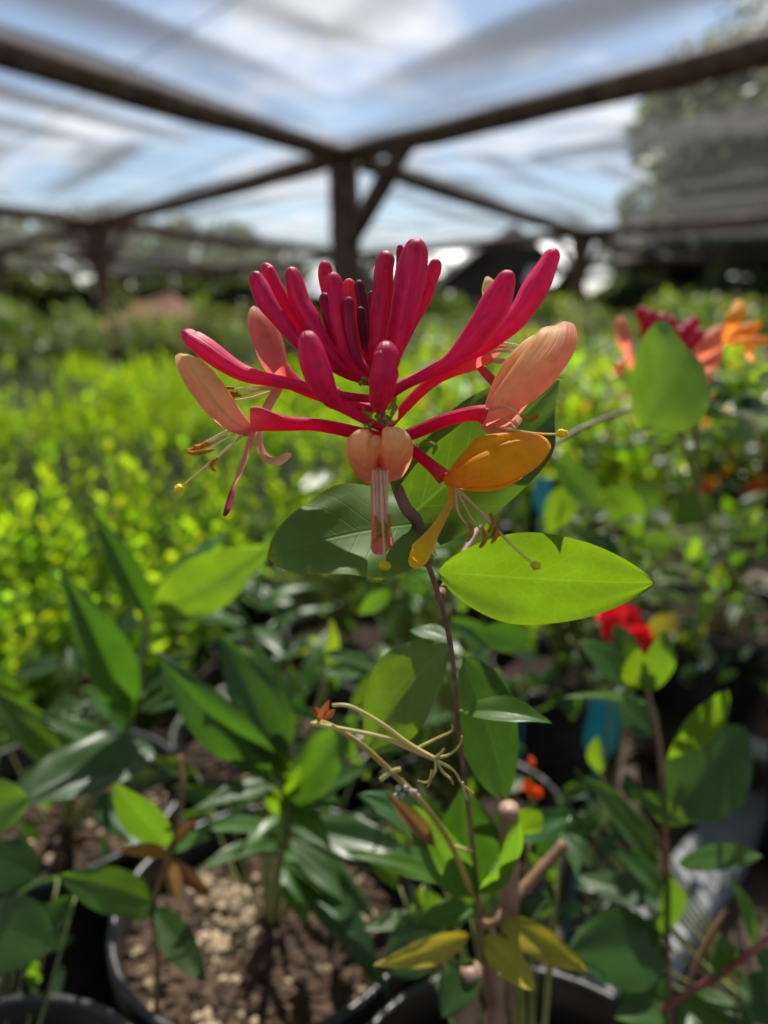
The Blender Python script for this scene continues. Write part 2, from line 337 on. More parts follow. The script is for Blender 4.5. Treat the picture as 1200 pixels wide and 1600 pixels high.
for k in range(7):
    b = -0.9+k*0.28; mb = MB(); pts = []
    for q in range(25):
        a = -2+5*q/24; p = node(a, b); p.z = H+0.02-0.05*math.sin(math.pi*(a % 1)); pts.append(p)
    tube(mb, pts, [0.004]*25, 5)
    tag(mb.obj('support_wire', M['wire']), 'thin dark wire strung under the shade net', 'wire', 'wires under the shade net')

# ------------------------------------------------------------------ leaves
def profile(shape, u):
    if shape == 'lance': return math.sin(math.pi*min(1, u**0.85))**0.9*(1-0.15*u)
    if shape == 'obovate': return math.sin(math.pi*u**1.25)**0.75
    if shape == 'broad': return (math.sin(math.pi*(0.16+0.84*u)**0.9)/math.sin(math.pi*0.5))**0.62 if u < 1 else 0
    return math.sin(math.pi*u**0.88)**0.78
def leaf_geo(mb, base, tip, wd, nrm, shape='ovate', fold=0.25, droop=0.05, nu=16, nv=3, wav=0.05, tint=None, seed=0, tipcol=None, twist=0.0):
    base = Vector(base); tip = Vector(tip); ax = tip-base; L = ax.length; T = ax/L
    N = Vector(nrm); N = (N-T*N.dot(T)); N = N.normalized() if N.length > 1e-5 else T.orthogonal().normalized(); Sd = T.cross(N)
    vs = []; fs = []; cs = []; uvs = []; k = 2*nv+1
    for i in range(nu+1):
        u = i/nu; c = base+ax*u+N*(droop*L*4*u*(1-u)); hw = wd/2*max(0.0, profile(shape, min(u, 0.9999)))
        tw = twist*u; Su = Sd*math.cos(tw)+N*math.sin(tw); Nu = N*math.cos(tw)-Sd*math.sin(tw)
        for j in range(-nv, nv+1):
            t = j/nv; f = fold
            p = c+Su*(hw*t*math.cos(f))+Nu*(hw*abs(t)*math.sin(f)*(1-0.35*abs(t)))
            p += Nu*(wav*wd*t*t*noise.noise(Vector((u*3.1, t*1.7, seed*7.3))))*1.6
            vs.append(p); uvs.append((u, t*0.5+0.5))
            c0 = tint or (1, 1, 1)
            if tipcol: c0 = lerp(c0, tipcol, max(smooth(0.93, 1.0, u), 0.35*smooth(0.85, 1, abs(t))))
            cs.append(c0)
    for i in range(nu):
        for j in range(k-1): fs.append((i*k+j, i*k+j+1, (i+1)*k+j+1, (i+1)*k+j))
    mb.add(vs, fs, cs, uvs)
LSEED = [0]
def leaf(parent, b, t, wpx, nrm=(0, 0.4, 0.9), mat='mid', stalk=True, name='leaf', **kw):
    """b, t: (photo x, photo y, depth in metres); wpx: full width in photo pixels at the mean depth"""
    LSEED[0] += 1
    mb = MB(); d = (b[2]+t[2])/2
    B = P(*b); Tt = P(*t)
    leaf_geo(mb, B, Tt, wpx*d/F, C2W(nrm), seed=LSEED[0], **kw)
    return mb.obj(name, M[mat], parent)
def stem(parent, pts, r0, r1, mat, name='stem', n=28, seg=9, jit=0.12, pix=True):
    q = catmull([tuple(P(*p)) if pix else tuple(p) for p in pts], n); mb = MB()
    tube(mb, q, [r0+(r1-r0)*i/n for i in range(n+1)], seg, jit=jit); return mb.obj(name, M[mat], parent)

# ------------------------------------------------------------------ pots
def pot_mesh(r, h):
    prof = [(0.0, 0.0), (r*0.76, 0.0), (r*0.80, h*0.04), (r*0.955, h*0.86), (r*0.96, h*0.875), (r*1.0, h*0.88), (r*1.012, h*0.93), (r*1.012, h*0.985), (r*1.0, h), (r*0.965, h), (r*0.955, h*0.99), (r*0.94, h*0.80), (r*0.90, h*0.5)]
    seg = 40; mb = MB(); vs = []; fs = []
    for (a, z) in prof:
        for k in range(seg): vs.append((a*math.cos(2*math.pi*k/seg), a*math.sin(2*math.pi*k/seg), z))
    for i in range(len(prof)-1):
        for k in range(seg): fs.append((i*seg+k, i*seg+(k+1) % seg, (i+1)*seg+(k+1) % seg, (i+1)*seg+k))
    mb.add(vs, fs); return mb
def soil_mesh(r, z, n=40, amp=0.006, seed=0):
    mb = MB(); vs = [(0, 0, z+amp)]; fs = []; rings = 14
    for i in range(1, rings+1):
        for k in range(n):
            a = 2*math.pi*k/n; rr = r*i/rings; x = rr*math.cos(a); y = rr*math.sin(a)
            vs.append((x, y, z+amp*(1-(i/rings)**2)+amp*0.9*noise.noise(Vector((x*55, y*55, seed)))))
    for k in range(n): fs.append((0, 1+k, 1+(k+1) % n))
    for i in range(rings-1):
        for k in range(n): fs.append((1+i*n+k, 1+(i+1)*n+k, 1+(i+1)*n+(k+1) % n, 1+i*n+(k+1) % n))
    mb.add(vs, fs); return mb
def shift(mb, loc):
    mb.v = [v+Vector(loc) for v in mb.v]; return mb
def pot_parts(t, c, r=0.085, h=0.18, grit=0, zoff=0.0):
    c = Vector((c[0], c[1], zoff)); shift(pot_mesh(r, h), c).obj('pot', M['pot'], t)
    zs = h*0.84; shift(soil_mesh(r*0.95, zs, seed=c.x*50), c).obj('soil', M['soil'], t)
    if grit:
        g = MB(); ch = MB()
        for k in range(grit):
            a = rnd(0, 6.283); rr = r*0.9*math.sqrt(random.random()); p = c+Vector((rr*math.cos(a), rr*math.sin(a), zs+0.006*(1-(rr/r)**2)+0.002))
            s = rnd(0.0012, 0.0036) if random.random() < 0.8 else rnd(0.003, 0.0052)
            clump = noise.noise(Vector((p.x*28, p.y*28, 5)))
            (ball(g, p, s, 6, 4, 0.5, sq=(1, 1, 0.75)) if clump > 0.22 or random.random() < 0.06 else ball(ch, p, s*1.25, 5, 4, 0.6, sq=(1.5, 0.9, 0.5)))
        g.obj('grit', M['grit'], t, smooth=False, kind='stuff'); ch.obj('bark_chips', M['chip'], t, smooth=False, kind='stuff')

# ------------------------------------------------------------------ hero honeysuckle
D0 = 0.174
def px(v): return v*D0/F
HC = (0.060, 0.215)
hs = thing('honeysuckle_plant', 'honeysuckle in sharp focus with magenta buds and peach and orange open flowers', 'honeysuckle', (HC[0], HC[1], 0))
pot_parts(hs, HC, 0.085, 0.18, 500)
RED = (0.68, 0.008, 0.125); DEEP = (0.40, 0.010, 0.080); PINK = (0.70, 0.05, 0.12); PURP = (0.16, 0.010, 0.045)
CREAM = (0.96, 0.69, 0.32); PEACH = (0.96, 0.47, 0.23); SALM = (0.84, 0.24, 0.20); ORNG = (0.97, 0.47, 0.015); YELO = (0.92, 0.56, 0.02)
def bud(pts, name='bud', parent=None, tipc=DEEP, midc=RED, basec=RED, d0=D0, mat='bud', groove=0.07):
    """pts base -> tip: (x, y, mm towards the viewer, radius px)"""
    n = 26; sw = random.uniform(0, 99); q = [(a[0]+2.2*noise.noise(Vector((i*0.22, sw, 0)))*min(1, i/6), a[1]+2.2*noise.noise(Vector((i*0.22, sw, 9)))*min(1, i/6), a[2], a[3]*(1+0.10*noise.noise(Vector((i*0.3, sw, 4))))) for i, a in enumerate(catmull(pts, n))]
    C = [P(a[0], a[1], d0-a[2]/1000) for a in q]; rr = [a[3]*(d0-a[2]/1000)/F for a in q]
    T = (C[-1]-C[-2]).normalized(); r = rr[-1]; c0 = C[-1]
    for k in range(1, 7):
        an = k/6*math.pi/2*0.985; C.append(c0+T*(r*1.15*math.sin(an))); rr.append(r*max(0.02, math.cos(an)**0.8*(1-0.18*math.sin(an))))
    ph = random.uniform(0, 6.28); sd = random.uniform(0, 50)
    def cf(s, a):
        c = lerp(basec, midc, smooth(0.05, 0.4, s)); c = lerp(c, tipc, smooth(0.62, 1.0, s)*0.8)
        k = 0.80+0.4*(0.5+0.5*noise.noise(Vector((math.cos(a)*1.6, math.sin(a)*1.6, s*6+sd))))
        k *= 1-0.28*smooth(0.35, 0.6, noise.noise(Vector((math.cos(a)*5, math.sin(a)*5, s*22+sd))))
        lt = smooth(0.9, 1.0, math.cos(2*(a-ph)))*0.25*smooth(0.3, 0.6, s)
        return tuple(v*k for v in lerp(c, (0.7, 0.1, 0.16), lt))
    def sec(a, s):
        g = smooth(0.35, 0.7, s)
        return 1+groove*g*math.cos(2*(a-ph))-0.17*g*max(0, math.cos(a-ph-1.1))**10-0.14*g*max(0, math.cos(a-ph+2.0))**10+0.07*smooth(0.72,0.86,s)*smooth(0.98,0.88,s)*max(0, math.cos(a-ph))+0.03*noise.noise(Vector((s*6, a, sd)))
    mb = MB(); tube(mb, C, rr, 22, cf, section=sec); return mb.obj(name, M[mat], parent or hs)
ub = (588, 592)
buds = [
 ([(578,597,0,6),(530,580,3,7),(475,543,6,9),(447,512,7,12),(420,477,7,14),(405,447,6,14),(401,437,6,12)], DEEP, RED),
 ([(580,590,-2,6),(525,562,0,7),(482,528,2,9),(457,495,2,12.5),(437,460,2,13),(421,428,2,13),(417,422,2,11)], DEEP, RED),
 ([(580,594,2,6),(553,582,3,8),(533,567,4,9),(507,537,5,12),(483,498,5,16),(467,462,5,16.5),(458,432,5,14)], DEEP, RED),
 ([(575,580,-4,5),(545,545,-3,8),(522,490,-3,11),(511,448,-3,12),(507,419,-3,11)], DEEP, RED),
 ([(583,597,4,5),(566,585,6,7.5),(548,562,7,9),(535,535,8,12),(528,485,8,13),(523,440,8,12.5)], DEEP, RED),
 ([(572,578,2,4),(548,560,3,6),(525,527,3,9),(513,495,3,10),(508,467,3,8)], PURP, DEEP),
 ([(580,585,6,4),(563,568,8,6),(553,545,9,8),(548,512,9,9.5),(545,473,9,8.5)], PURP, DEEP),
 ([(580,575,-5,4),(565,540,-6,7),(555,500,-6,10),(549,472,-6,11),(546,447,-6,10)], RED, PINK),
 ([(580,570,1,4),(575,545,1,7),(570,500,1,9),(565,465,1,9),(562,446,1,8)], PURP, PURP),
 ([(578,565,5,3.5),(572,545,5,5.5),(567,515,5,7.5),(564,487,5,6.5)], PURP, PURP),
 ([(584,565,-4,4),(582,530,-5,6),(580,490,-5,7.5),(580,462,-5,6)], PURP, DEEP),
 ([(588,595,5,6),(587,565,6,9),(590,530,7,13),(595,480,7,15.5),(599,440,7,16.5),(600,409,6,15)], DEEP, (0.60,0.006,0.075)),
 ([(600,598,6,6),(612,568,7,9),(624,535,8,12),(637,485,9,17),(647,430,9,20),(653,393,8,17)], DEEP, RED),
 ([(598,580,-6,5),(614,520,-6,9),(626,460,-6,13),(634,410,-6,14),(642,384,-6,11)], DEEP, RED),
 ([(602,575,-8,4),(614,510,-8,6),(622,440,-8,8),(626,388,-8,6)], DEEP, DEEP),
 ([(602,590,1,5),(622,550,1,7),(642,507,0,9.5),(660,470,0,11.5),(671,437,0,12.5),(680,415,0,10)], DEEP, RED),
 ([(592,570,-7,4),(604,530,-8,6),(612,490,-8,8),(617,450,-8,7)], DEEP, RED),
 ([(604,622,4,6),(632,603,6,7),(668,584,8,9),(700,568,10,13),(730,540,11,18),(757,505,12,21.5),(777,470,12,21.5),(791,438,12,14)], DEEP, (0.76,0.010,0.13)),
 ([(604,610,-2,6),(640,594,-3,7),(685,575,-4,8.5),(735,552,-5,11),(777,525,-5,15),(812,490,-5,19.5),(838,447,-5,21.5),(859,402,-5,14)], RED, (0.80,0.016,0.16)),
 ([(588,624,2,6),(545,620,4,7),(500,612,6,8),(467,603,7,9),(420,594,8,10.5),(375,580,9,14),(335,555,9,18),(308,534,9,16.5),(297,526,9,13)], DEEP, (0.76,0.010,0.14)),
 ([(594,668,3,6),(560,650,8,8),(530,633,12,10),(514,618,15,16),(503,600,17,22),(491,568,18,25),(483,540,18,20)], DEEP, (0.72,0.010,0.125)),
 ([(594,638,2,7),(592,628,8,15),(597,608,15,21),(601,580,18,23),(604,558,18,21)], DEEP, (0.72,0.010,0.125)),
 ([(592,640,-6,5),(560,632,-6,7),(535,622,-6,9),(522,612,-6,9)], RED, RED),
]
for pts, tc_, mc in buds: bud(pts, tipc=tc_, midc=mc)

def petal(parent, name, pts, nhint, cf, phi=1.1, d0=D0, nu=26, nv=10, lobes=None, thick=0.00035, mat='petal', wav=0.0, groove=0.0):
    """pts base -> tip: (x, y, mm towards the viewer, half arc width px); gutter convex on the nhint side"""
    q = catmull(pts, nu); C = [P(a[0], a[1], d0-a[2]/1000) for a in q]; hw = [max(0.3, a[3])*(d0-a[2]/1000)/F for a in q]
    NH = C2W(nhint); T, _ = frames(C); mb = MB(); vs = []; fs = []; cs = []; uvs = []; k = 2*nv+1; sd = random.uniform(0, 90)
    for i in range(nu+1):
        s = i/nu; N = (NH-T[i]*NH.dot(T[i])).normalized(); Sd = T[i].cross(N)
        ph = phi(s) if callable(phi) else phi
        for j in range(-nv, nv+1):
            t = j/nv; Rr = hw[i]/max(ph, 0.05); a = t*ph
            p = C[i]+Sd*(Rr*math.sin(a))-N*(Rr*(1-math.cos(a)))
            if lobes:
                e = lobes(s, t); p += T[i]*(e*hw[i])
            p += N*(-groove*hw[i]*math.exp(-((t+0.28)/0.13)**2)*math.sin(math.pi*min(1, s*1.1)))
            p += N*(wav*hw[i]*noise.noise(Vector((s*3+sd, t*1.8, 0))))
            vs.append(p); cs.append(cf(s, t)); uvs.append((s, t*0.5+0.5))
    for i in range(nu):
        for j in range(k-1): fs.append((i*k+j, i*k+j+1, (i+1)*k+j+1, (i+1)*k+j))
    mb.add(vs, fs, cs, uvs); o = mb.obj(name, M[mat], parent)
    return o
def filament(parent, pts, name='stamen', r=1.6, c1=(0.85, 0.62, 0.45), c2=(0.85, 0.75, 0.5), d0=D0):
    q = catmull(pts, 18); C = [P(a[0], a[1], d0-a[2]/1000) for a in q]; mb = MB()
    tube(mb, C, [px(r)*(1.25-0.5*i/18) for i in range(len(C))], 6, lambda s, a: lerp(c1, c2, s)); return mb.obj(name, M['filament'], parent)
def anther(parent, pts, r=3.0, c=(0.50, 0.20, 0.02), d0=D0):
    q = catmull(pts, 12); C = [P(a[0], a[1], d0-a[2]/1000) for a in q]; mb = MB()
    tube(mb, C, [px(r)*(0.45+0.75*math.sin(math.pi*(0.1+0.8*i/12)))*(1+0.25*noise.noise(Vector((i*1.3, pts[0][0], 0)))) for i in range(13)], 7, lambda s, a: tuple(v*(0.7+0.7*random.random()) for v in c)); return mb.obj('anther', M['filament'], parent)
def stigma(parent, x, y, mm, r=8, d0=D0):
    mb = MB(); ball(mb, P(x, y, d0-mm/1000), px(r)*0.92, 20, 14, 0.34, (0.72, 0.62, 0.02), (1.05, 1, 0.85)); return mb.obj('stigma', M['filament'], parent)
def corolla_tube(pts, c0, c1, name='flower', d0=D0, seg=18):
    """pts base -> throat: (x, y, mm, radius px); an open-ended tube"""
    q = catmull(pts, 22); C = [P(a[0], a[1], d0-a[2]/1000) for a in q]; mb = MB()
    tube(mb, C, [a[3]*(d0-a[2]/1000)/F for a in q], seg, lambda s, a: tuple(v*(0.92+0.16*noise.noise(Vector((math.cos(a), math.sin(a), s*4)))) for v in lerp(c0, c1, smooth(0.55, 1, s))), cap=False)
    o = mb.obj(name, M['petal'], hs); return o
def lobetip(n, depth, s0=0.55):
    return lambda s, t: -depth*smooth(s0, 1, s)*abs(math.sin(math.pi*n*0.5*(t+1)+math.pi/2))**3

# -- right peach flower
f = corolla_tube([(600,690,0,6),(632,682,2,9),(660,671,3,10.5),(693,657,4,10.5),(727,648,5,11),(748,646,6,13),(758,648,6,16)], RED, PINK)
f['label'] = 'peach open flower arching up beside the orange flower'
def cF1(s, t):
    c = lerp((0.88, 0.30, 0.24), PEACH, smooth(0.02, 0.30, s)); c = lerp(c, CREAM, smooth(0.25, 0.70, s)*(0.55+0.45*smooth(0.5, -0.5, t)))
    c = lerp(c, (0.90, 0.30, 0.25), 0.75*smooth(0.30, 0.75, t)*smooth(1.0, 0.6, s)+0.45*smooth(0.16, 0.0, abs(t+0.28))*smooth(0.85, 0.5, s))
    return c
petal(f, 'upper_lip', [(751,660,6,12),(766,630,9,36),(788,597,11,54),(816,560,12,64),(841,528,10,62),(853,513,6,48),(857,512,0,28),(855,522,-5,6)], (-0.55, 0.35, 0.76), cF1, lambda s: 1.25-0.45*smooth(0.3, 0.8, s), groove=0.22, wav=0.16)
petal(f, 'side_lobe', [(760,668,2,8),(790,655,3,18),(815,625,3,24),(842,590,3,24),(862,560,3,18),(870,548,2,7)], (0.5, -0.35, 0.8), lambda s, t: lerp((0.85,0.22,0.19), (0.88,0.36,0.24), s), 0.7, wav=0.08)
petal(f, 'lower_lip', [(752,652,4,10),(772,668,2,15),(792,664,0,15),(806,655,-3,10),(812,648,-6,5)], (0, 0.5, 0.85), lambda s, t: lerp((0.86,0.3,0.2), (0.88,0.45,0.28), s), 0.6, wav=0.1)
filament(f, [(760,640,8,2),(790,635,11,2),(815,650,13,2)]); anther(f, [(813,648,13),(826,656,13),(838,650,13),(841,646,13)])
filament(f, [(762,655,4,2),(785,652,6,2),(806,662,6,2)])
filament(f, [(770,665,2,0),(820,675,0,0),(850,678,1,0),(874,678,2,0)], 'pistil', 2.0, c2=(0.85, 0.7, 0.2)); stigma(f, 879, 677, 2, 8.5)
# -- orange flower
f = corolla_tube([(618,682,2,6),(640,700,3,8.5),(660,716,4,9),(678,731,5,10),(694,746,6,13)], RED, (0.75, 0.10, 0.10)); f['label'] = 'deep orange open flower below the peach one'
def cF2(s, t):
    c = lerp((0.85, 0.26, 0.03), ORNG, smooth(0, 0.4, s)); c = lerp(c, YELO, 0.55*smooth(0.55, 1, s)*smooth(-0.2, 0.8, t)+0.18*smooth(0.3, 0.9, abs(t)))
    return lerp(c, (0.55, 0.06, 0.03), 0.4*smooth(0.9, 1, abs(t))*smooth(1, 0.5, s))
petal(f, 'upper_lip', [(692,750,6,10),(714,734,10,36),(745,715,13,56),(780,700,13,60),(812,690,11,52),(834,682,7,36),(845,680,2,20),(848,684,-1,5)], (-0.22, 0.42, 0.88), cF2, lambda s: 1.1-0.35*smooth(0.3, 0.8, s), groove=0.18, wav=0.2)
petal(f, 'side_lobe', [(712,760,6,5),(745,762,9,12),(785,752,10,19),(820,730,8,20),(840,705,6,14),(846,688,4,6)], (0.3, -0.5, 0.8), lambda s, t: lerp((0.88,0.42,0.04), YELO, s), 0.6, wav=0.08)
petal(f, 'lower_lip', [(703,755,6,8),(706,775,9,9),(695,800,12,8),(680,826,13,10),(664,850,13,16),(650,868,12,20),(641,876,9,14),(638,878,7,5)], (-0.5, 0.05, 0.85), lambda s, t: lerp((0.86,0.42,0.08), (0.95,0.62,0.02), smooth(0.2, 0.8, s)), 0.5, wav=0.12)
for (ex, ey, mid) in ((734, 836, (716, 800)), (755, 845, (735, 806)), (773, 838, (748, 800)), (768, 822, (745, 795))):
    filament(f, [(712,762,9,0),(mid[0],mid[1],13,0),(ex,ey-12,15,0)], c1=(0.88,0.5,0.25), c2=(0.85,0.6,0.4))
    anther(f, [(ex-2,ey-20,15),(ex+3,ey-8,15.5),(ex+1,ey+2,16),(ex-5,ey+10,15.5)])
filament(f, [(714,762,8,0),(755,805,12,0),(800,852,14,0),(833,881,15,0)], 'pistil', 2.1, c2=(0.82, 0.75, 0.2)); stigma(f, 837, 884, 15, 7.5)
# -- middle peach flower facing the viewer
f = corolla_tube([(598,672,0,6),(596,690,4,9),(594,708,9,13),(593,722,13,17)], RED, PINK); f['label'] = 'pale peach flower facing forward at the middle, with hanging stamens'
def hood(parent):
    nu, nv = 26, 24; mb = MB(); vs = []; fs = []; cs = []; uvs = []; k = 2*nv+1
    lob = [(-0.68, 0.36), (-0.17, 0.27), (0.52, 0.50)]
    for i in range(nu+1):
        s = i/nu
        for j in range(-nv, nv+1):
            t = j/nv
            hwid = 53*math.sin(math.pi*(0.14+0.74*s))**0.55
            top = 667+16*(1-max([math.sqrt(max(0, 1-((t-c)/w_)**2)) for c, w_ in lob]))+(9 if -0.36 < t < 0.12 else 0); bot = 758-30*math.exp(-(t/0.22)**2)-12*t*t
            y = bot+(top-bot)*math.sin(math.pi/2*min(1, s*1.06))
            b = 0
            for (c, wd) in lob:
                q = (t-c)/wd
                if abs(q) < 1: b = max(b, math.sqrt(1-q*q)*(0.6 if wd < 0.3 else 1))
            grow = smooth(0.0, 0.45, s)*1.0
            mm = 11.5+6.2*b*grow+3.2*math.sin(math.pi*min(1, s*1.05))*(1-0.45*t*t)-7.5*smooth(0.72, 1, s)-2.5*t*t
            vs.append(P(593+hwid*t+2.5*noise.noise(Vector((s*3, t*2, 1))), y+(5 if t < 0 else -1)*smooth(0.4, 1, s)+4*noise.noise(Vector((t*2.5, s*2, 6))), D0-mm/1000)); uvs.append((s, t*0.5+0.5))
            c = lerp((0.84, 0.27, 0.19), (0.86, 0.43, 0.25), smooth(0, 0.35, s)); c = lerp(c, (0.95, 0.70, 0.38), smooth(0.2, 0.75, s)*(0.4+0.6*b)); cs.append(lerp((0.80, 0.28, 0.16), c, 0.45+0.55*smooth(0, 0.35, b)))
    for i in range(nu):
        for j in range(k-1): fs.append((i*k+j, i*k+j+1, (i+1)*k+j+1, (i+1)*k+j))
    mb.add(vs, fs, cs, uvs); mb.obj('upper_lip', M['petal'], parent)
hood(f)
petal(f, 'lower_lip', [(591,730,13,12),(591,765,16,13),(593,800,17,14),(596,830,16.5,17),(598,852,15,20),(599,862,13,19),(599,866,10,12)], (0.05, 0.1, 1), lambda s, t: lerp(lerp((0.86,0.36,0.24), (0.80,0.22,0.24), smooth(0.2,0.7,s)), (0.80,0.14,0.30), smooth(0.7, 0.95, s)), 0.75, wav=0.06)
for k, (x0, x1, y1) in enumerate(((583,587,828), (588,592,838), (594,600,835), (600,607,826), (605,603,846))):
    filament(f, [(x0,735,16,0),((x0+x1)/2,790,19.5,0),(x1,y1-14,20,0)], r=1.9, c1=(0.9,0.5,0.36), c2=(0.9,0.72,0.5))
    anther(f, [(x1-1,y1-22,20),(x1+3,y1-10,20.5),(x1-3 if k % 2 else x1+4,y1+2,20.5),(x1-8 if k % 2 else x1+9,y1+12,20)], 2.6, (0.48,0.24,0.02))
filament(f, [(595,735,16,0),(597,800,20.5,0),(600,855,20.5,0),(601,878,20,0)], 'pistil', 2.0, c2=(0.8, 0.7, 0.25)); stigma(f, 601, 884, 20, 8.5)
# -- left peach flower
f = corolla_tube([(590,680,0,6),(553,675,3,10),(520,668,5,10),(487,663,6,10),(455,662,7,11.5),(427,659,8,15),(405,655,8,19),(394,655,8,20)], RED, (0.72, 0.14, 0.16)); f['label'] = 'peach flower spreading toward the seedling rows with long stamens'
def cF4(s, t):
    c = lerp((0.84, 0.28, 0.23), PEACH, smooth(0.0, 0.35, s)); return lerp(lerp(c, CREAM, smooth(0.3, 0.8, s)*0.9), (0.78, 0.20, 0.20), 0.5*smooth(0.3, 0.9, -t)*smooth(1, 0.6, s))
petal(f, 'upper_lip', [(398,672,8,14),(376,653,10,29),(352,625,12,37),(328,594,13,37),(309,569,12,33),(297,556,9,25),(290,553,4,15),(289,559,0,4)], (0.45, 0.45, 0.77), cF4, lambda s: 1.2-0.3*smooth(0.4, 0.8, s), groove=0.18, wav=0.15)
petal(f, 'lower_lip', [(394,672,7,7),(385,700,8,9),(374,732,9,7),(365,756,9,4.5),(359,775,9,8),(353,795,8,8),(349,806,8,4)], (-0.6, 0.0, 0.8), lambda s, t: lerp((0.78,0.33,0.26), (0.22,0.03,0.08), smooth(0.45, 0.65, s)), 0.9, wav=0.1)
for (mid, e, an) in (((358,672), (322,690), [(330,694,11),(312,697,11),(298,704,11),(290,702,11)]), ((362,680), (328,700), [(334,702,12),(318,706,12),(302,708,12),(292,706,12)]), ((366,690),(336,716), [(342,716,10),(334,720,10),(330,728,10),(337,736,10)]), ((355,675), (316,697), [(324,690,12),(312,699,12.5),(304,696,12)])):
    filament(f, [(390,668,8,0),(mid[0],mid[1],10,0),(e[0],e[1],11,0)]); anther(f, an, 2.9, (0.55, 0.24, 0.02))
filament(f, [(390,670,8,0),(350,705,10,0),(310,738,10,0),(285,759,10,0)], 'pistil', 2.0, c2=(0.82, 0.72, 0.25)); stigma(f, 280, 763, 10, 7.5)
# -- back left flower
f = corolla_tube([(585,640,-6,6),(545,632,-7,8),(505,620,-8,9),(470,605,-9,11),(448,590,-9,15),(438,580,-9,18)], RED, SALM); f['label'] = 'salmon flower standing behind the buds with a curled lower petal'
petal(f, 'upper_lip', [(440,592,-9,14),(430,560,-9,26),(420,525,-10,30),(408,498,-11,26),(400,482,-13,16),(397,478,-15,5)], (0.3, 0.1, 0.9), lambda s, t: lerp(lerp((0.75,0.16,0.18), (0.80,0.20,0.18), s), CREAM, smooth(0.5, 0.95, s)*smooth(0.4, -0.4, t) if True else 0), 1.1, wav=0.06)
petal(f, 'lower_lip', [(440,602,-8,7),(422,630,-6,9),(409,660,-5,8),(406,690,-4,7.5),(416,713,-3,8),(434,720,-2,8),(450,712,-1,6),(454,708,-1,3)], (0.6, 0.1, 0.8), lambda s, t: lerp((0.82,0.34,0.24), (0.88,0.52,0.36), s), 0.8)
for (e, dy) in ((362,-2), (368,6), (372,10)):
    filament(f, [(436,606,-8,0),(400,606+dy*0.5,-7,0),(e,610+dy,-6,0)], c2=(0.85,0.78,0.45)); anther(f, [(e+4,608+dy,-6),(e-6,608+dy,-6),(e-10,613+dy,-6),(e-4,618+dy,-6)], 2.8)
filament(f, [(436,608,-8,0),(390,622,-9,0),(350,628,-9,0),(326,632,-9,0)], 'pistil', 2.0, c2=(0.8, 0.7, 0.25)); stigma(f, 320, 633, -9, 7)
# -- back right flower
f = corolla_tube([(606,668,-4,6),(622,648,-6,8),(650,618,-7,9),(680,592,-8,10),(710,575,-9,13),(738,562,-10,18),(758,548,-10,22)], PINK, SALM); f['label'] = 'salmon flower half hidden behind the tall right buds'
petal(f, 'upper_lip', [(750,560,-10,14),(768,530,-11,26),(772,495,-12,26),(768,460,-13,20),(762,440,-14,14),(760,432,-16,5)], (-0.3, 0.1, 0.9), lambda s, t: lerp((0.80,0.22,0.18), CREAM, smooth(0.3, 0.8, s)), 1.1)
for dy in (0, 6, 12, 26, 30): filament(f, [(752,560,-10,0),(775,538+dy*0.9,-9,0),(800,538+dy,-8,0),(812,541+dy,-8,0)], r=2.2, c1=(0.85,0.75,0.5), c2=(0.85,0.80,0.55))
petal(f, 'lower_lip', [(748,570,-9,6),(760,582,-8,9),(772,595,-7,9),(780,610,-6,6)], (0, 0.4, 0.8), lambda s, t: (0.7, 0.09, 0.13), 0.8)
# -- central axis, tiny bracts
AX = [(668,880,14),(660,840,8),(650,812,3),(636,796,1),(626,775,0),(619,755,-1),(610,720,-2),(602,690,-1),(597,660,0),(593,630,0),(588,600,0),(582,570,0)]
C = catmull([tuple(P(a, b, D0-c/1000+0.002)) for a, b, c in [(x, y, -z*0.6) for x, y, z in AX]], 30); mb = MB(); tube(mb, C, [px(11)-px(4.5)*i/30 for i in range(31)], 12, jit=0.1); mb.obj('flower_stalk', M['stem'], hs)
mb = MB()
for k in range(46):
    x = rnd(562, 606); y = rnd(560, 600) if k < 30 else rnd(640, 672); ball(mb, P(x, y, D0-rnd(2, 7)/1000), px(rnd(2.5, 5)), 7, 5, 0.3, (rnd(0.2, 0.5), rnd(0.3, 0.42), 0.06))
mb.obj('ovaries', M['filament'], hs, kind='stuff')
for pts in ([(606,640,2,2),(612,632,3,5),(617,622,4,4),(620,618,5,1)], [(586,642,4,1.5),(578,646,5,3),(570,642,6,3),(567,636,6,1)], [(650,695,0,4),(668,690,1,7),(680,697,2,5),(676,710,2,2)], [(600,648,1,3),(612,655,2,8),(617,640,3,6),(618,630,3,1)]):
    petal(hs, 'bract', pts, (0, 0.3, 0.9), lambda s, t: (0.30, 0.42, 0.06), 0.9)
# -- main leaves
TIP = (3.2, 1.8, 0.8)
leaf(hs, (660,818,0.181), (418,869,0.166), 178, (0.10, 0.52, 0.85), 'honeyshade', shape='broad', fold=0.16, droop=0.06, nu=26, nv=8, wav=0.10, tipcol=TIP, tint=(1.0, 1.05, 0.9))
leaf(hs, (640,806,0.178), (874,594,0.196), 170, (0.25, 0.02, 0.95), 'honey', shape='broad', fold=0.22, droop=0.04, nu=26, nv=8, wav=0.12, tint=(0.62, 0.68, 0.7))
leaf(hs, (683,893,0.188), (1023,911,0.184), 158, (0.02, -0.35, 0.93), 'bright', shape='ovate', fold=0.10, droop=0.02, nu=28, nv=8, wav=0.05, tipcol=(1.5, 1.0, 0.8))
leaf(hs, (700,1004,0.215), (568,1175,0.235), 135, (-0.35, 0.55, 0.75), 'honey', shape='ovate', fold=0.18, droop=0.05, nu=20, nv=6, tint=(1.3, 1.25, 1.0))
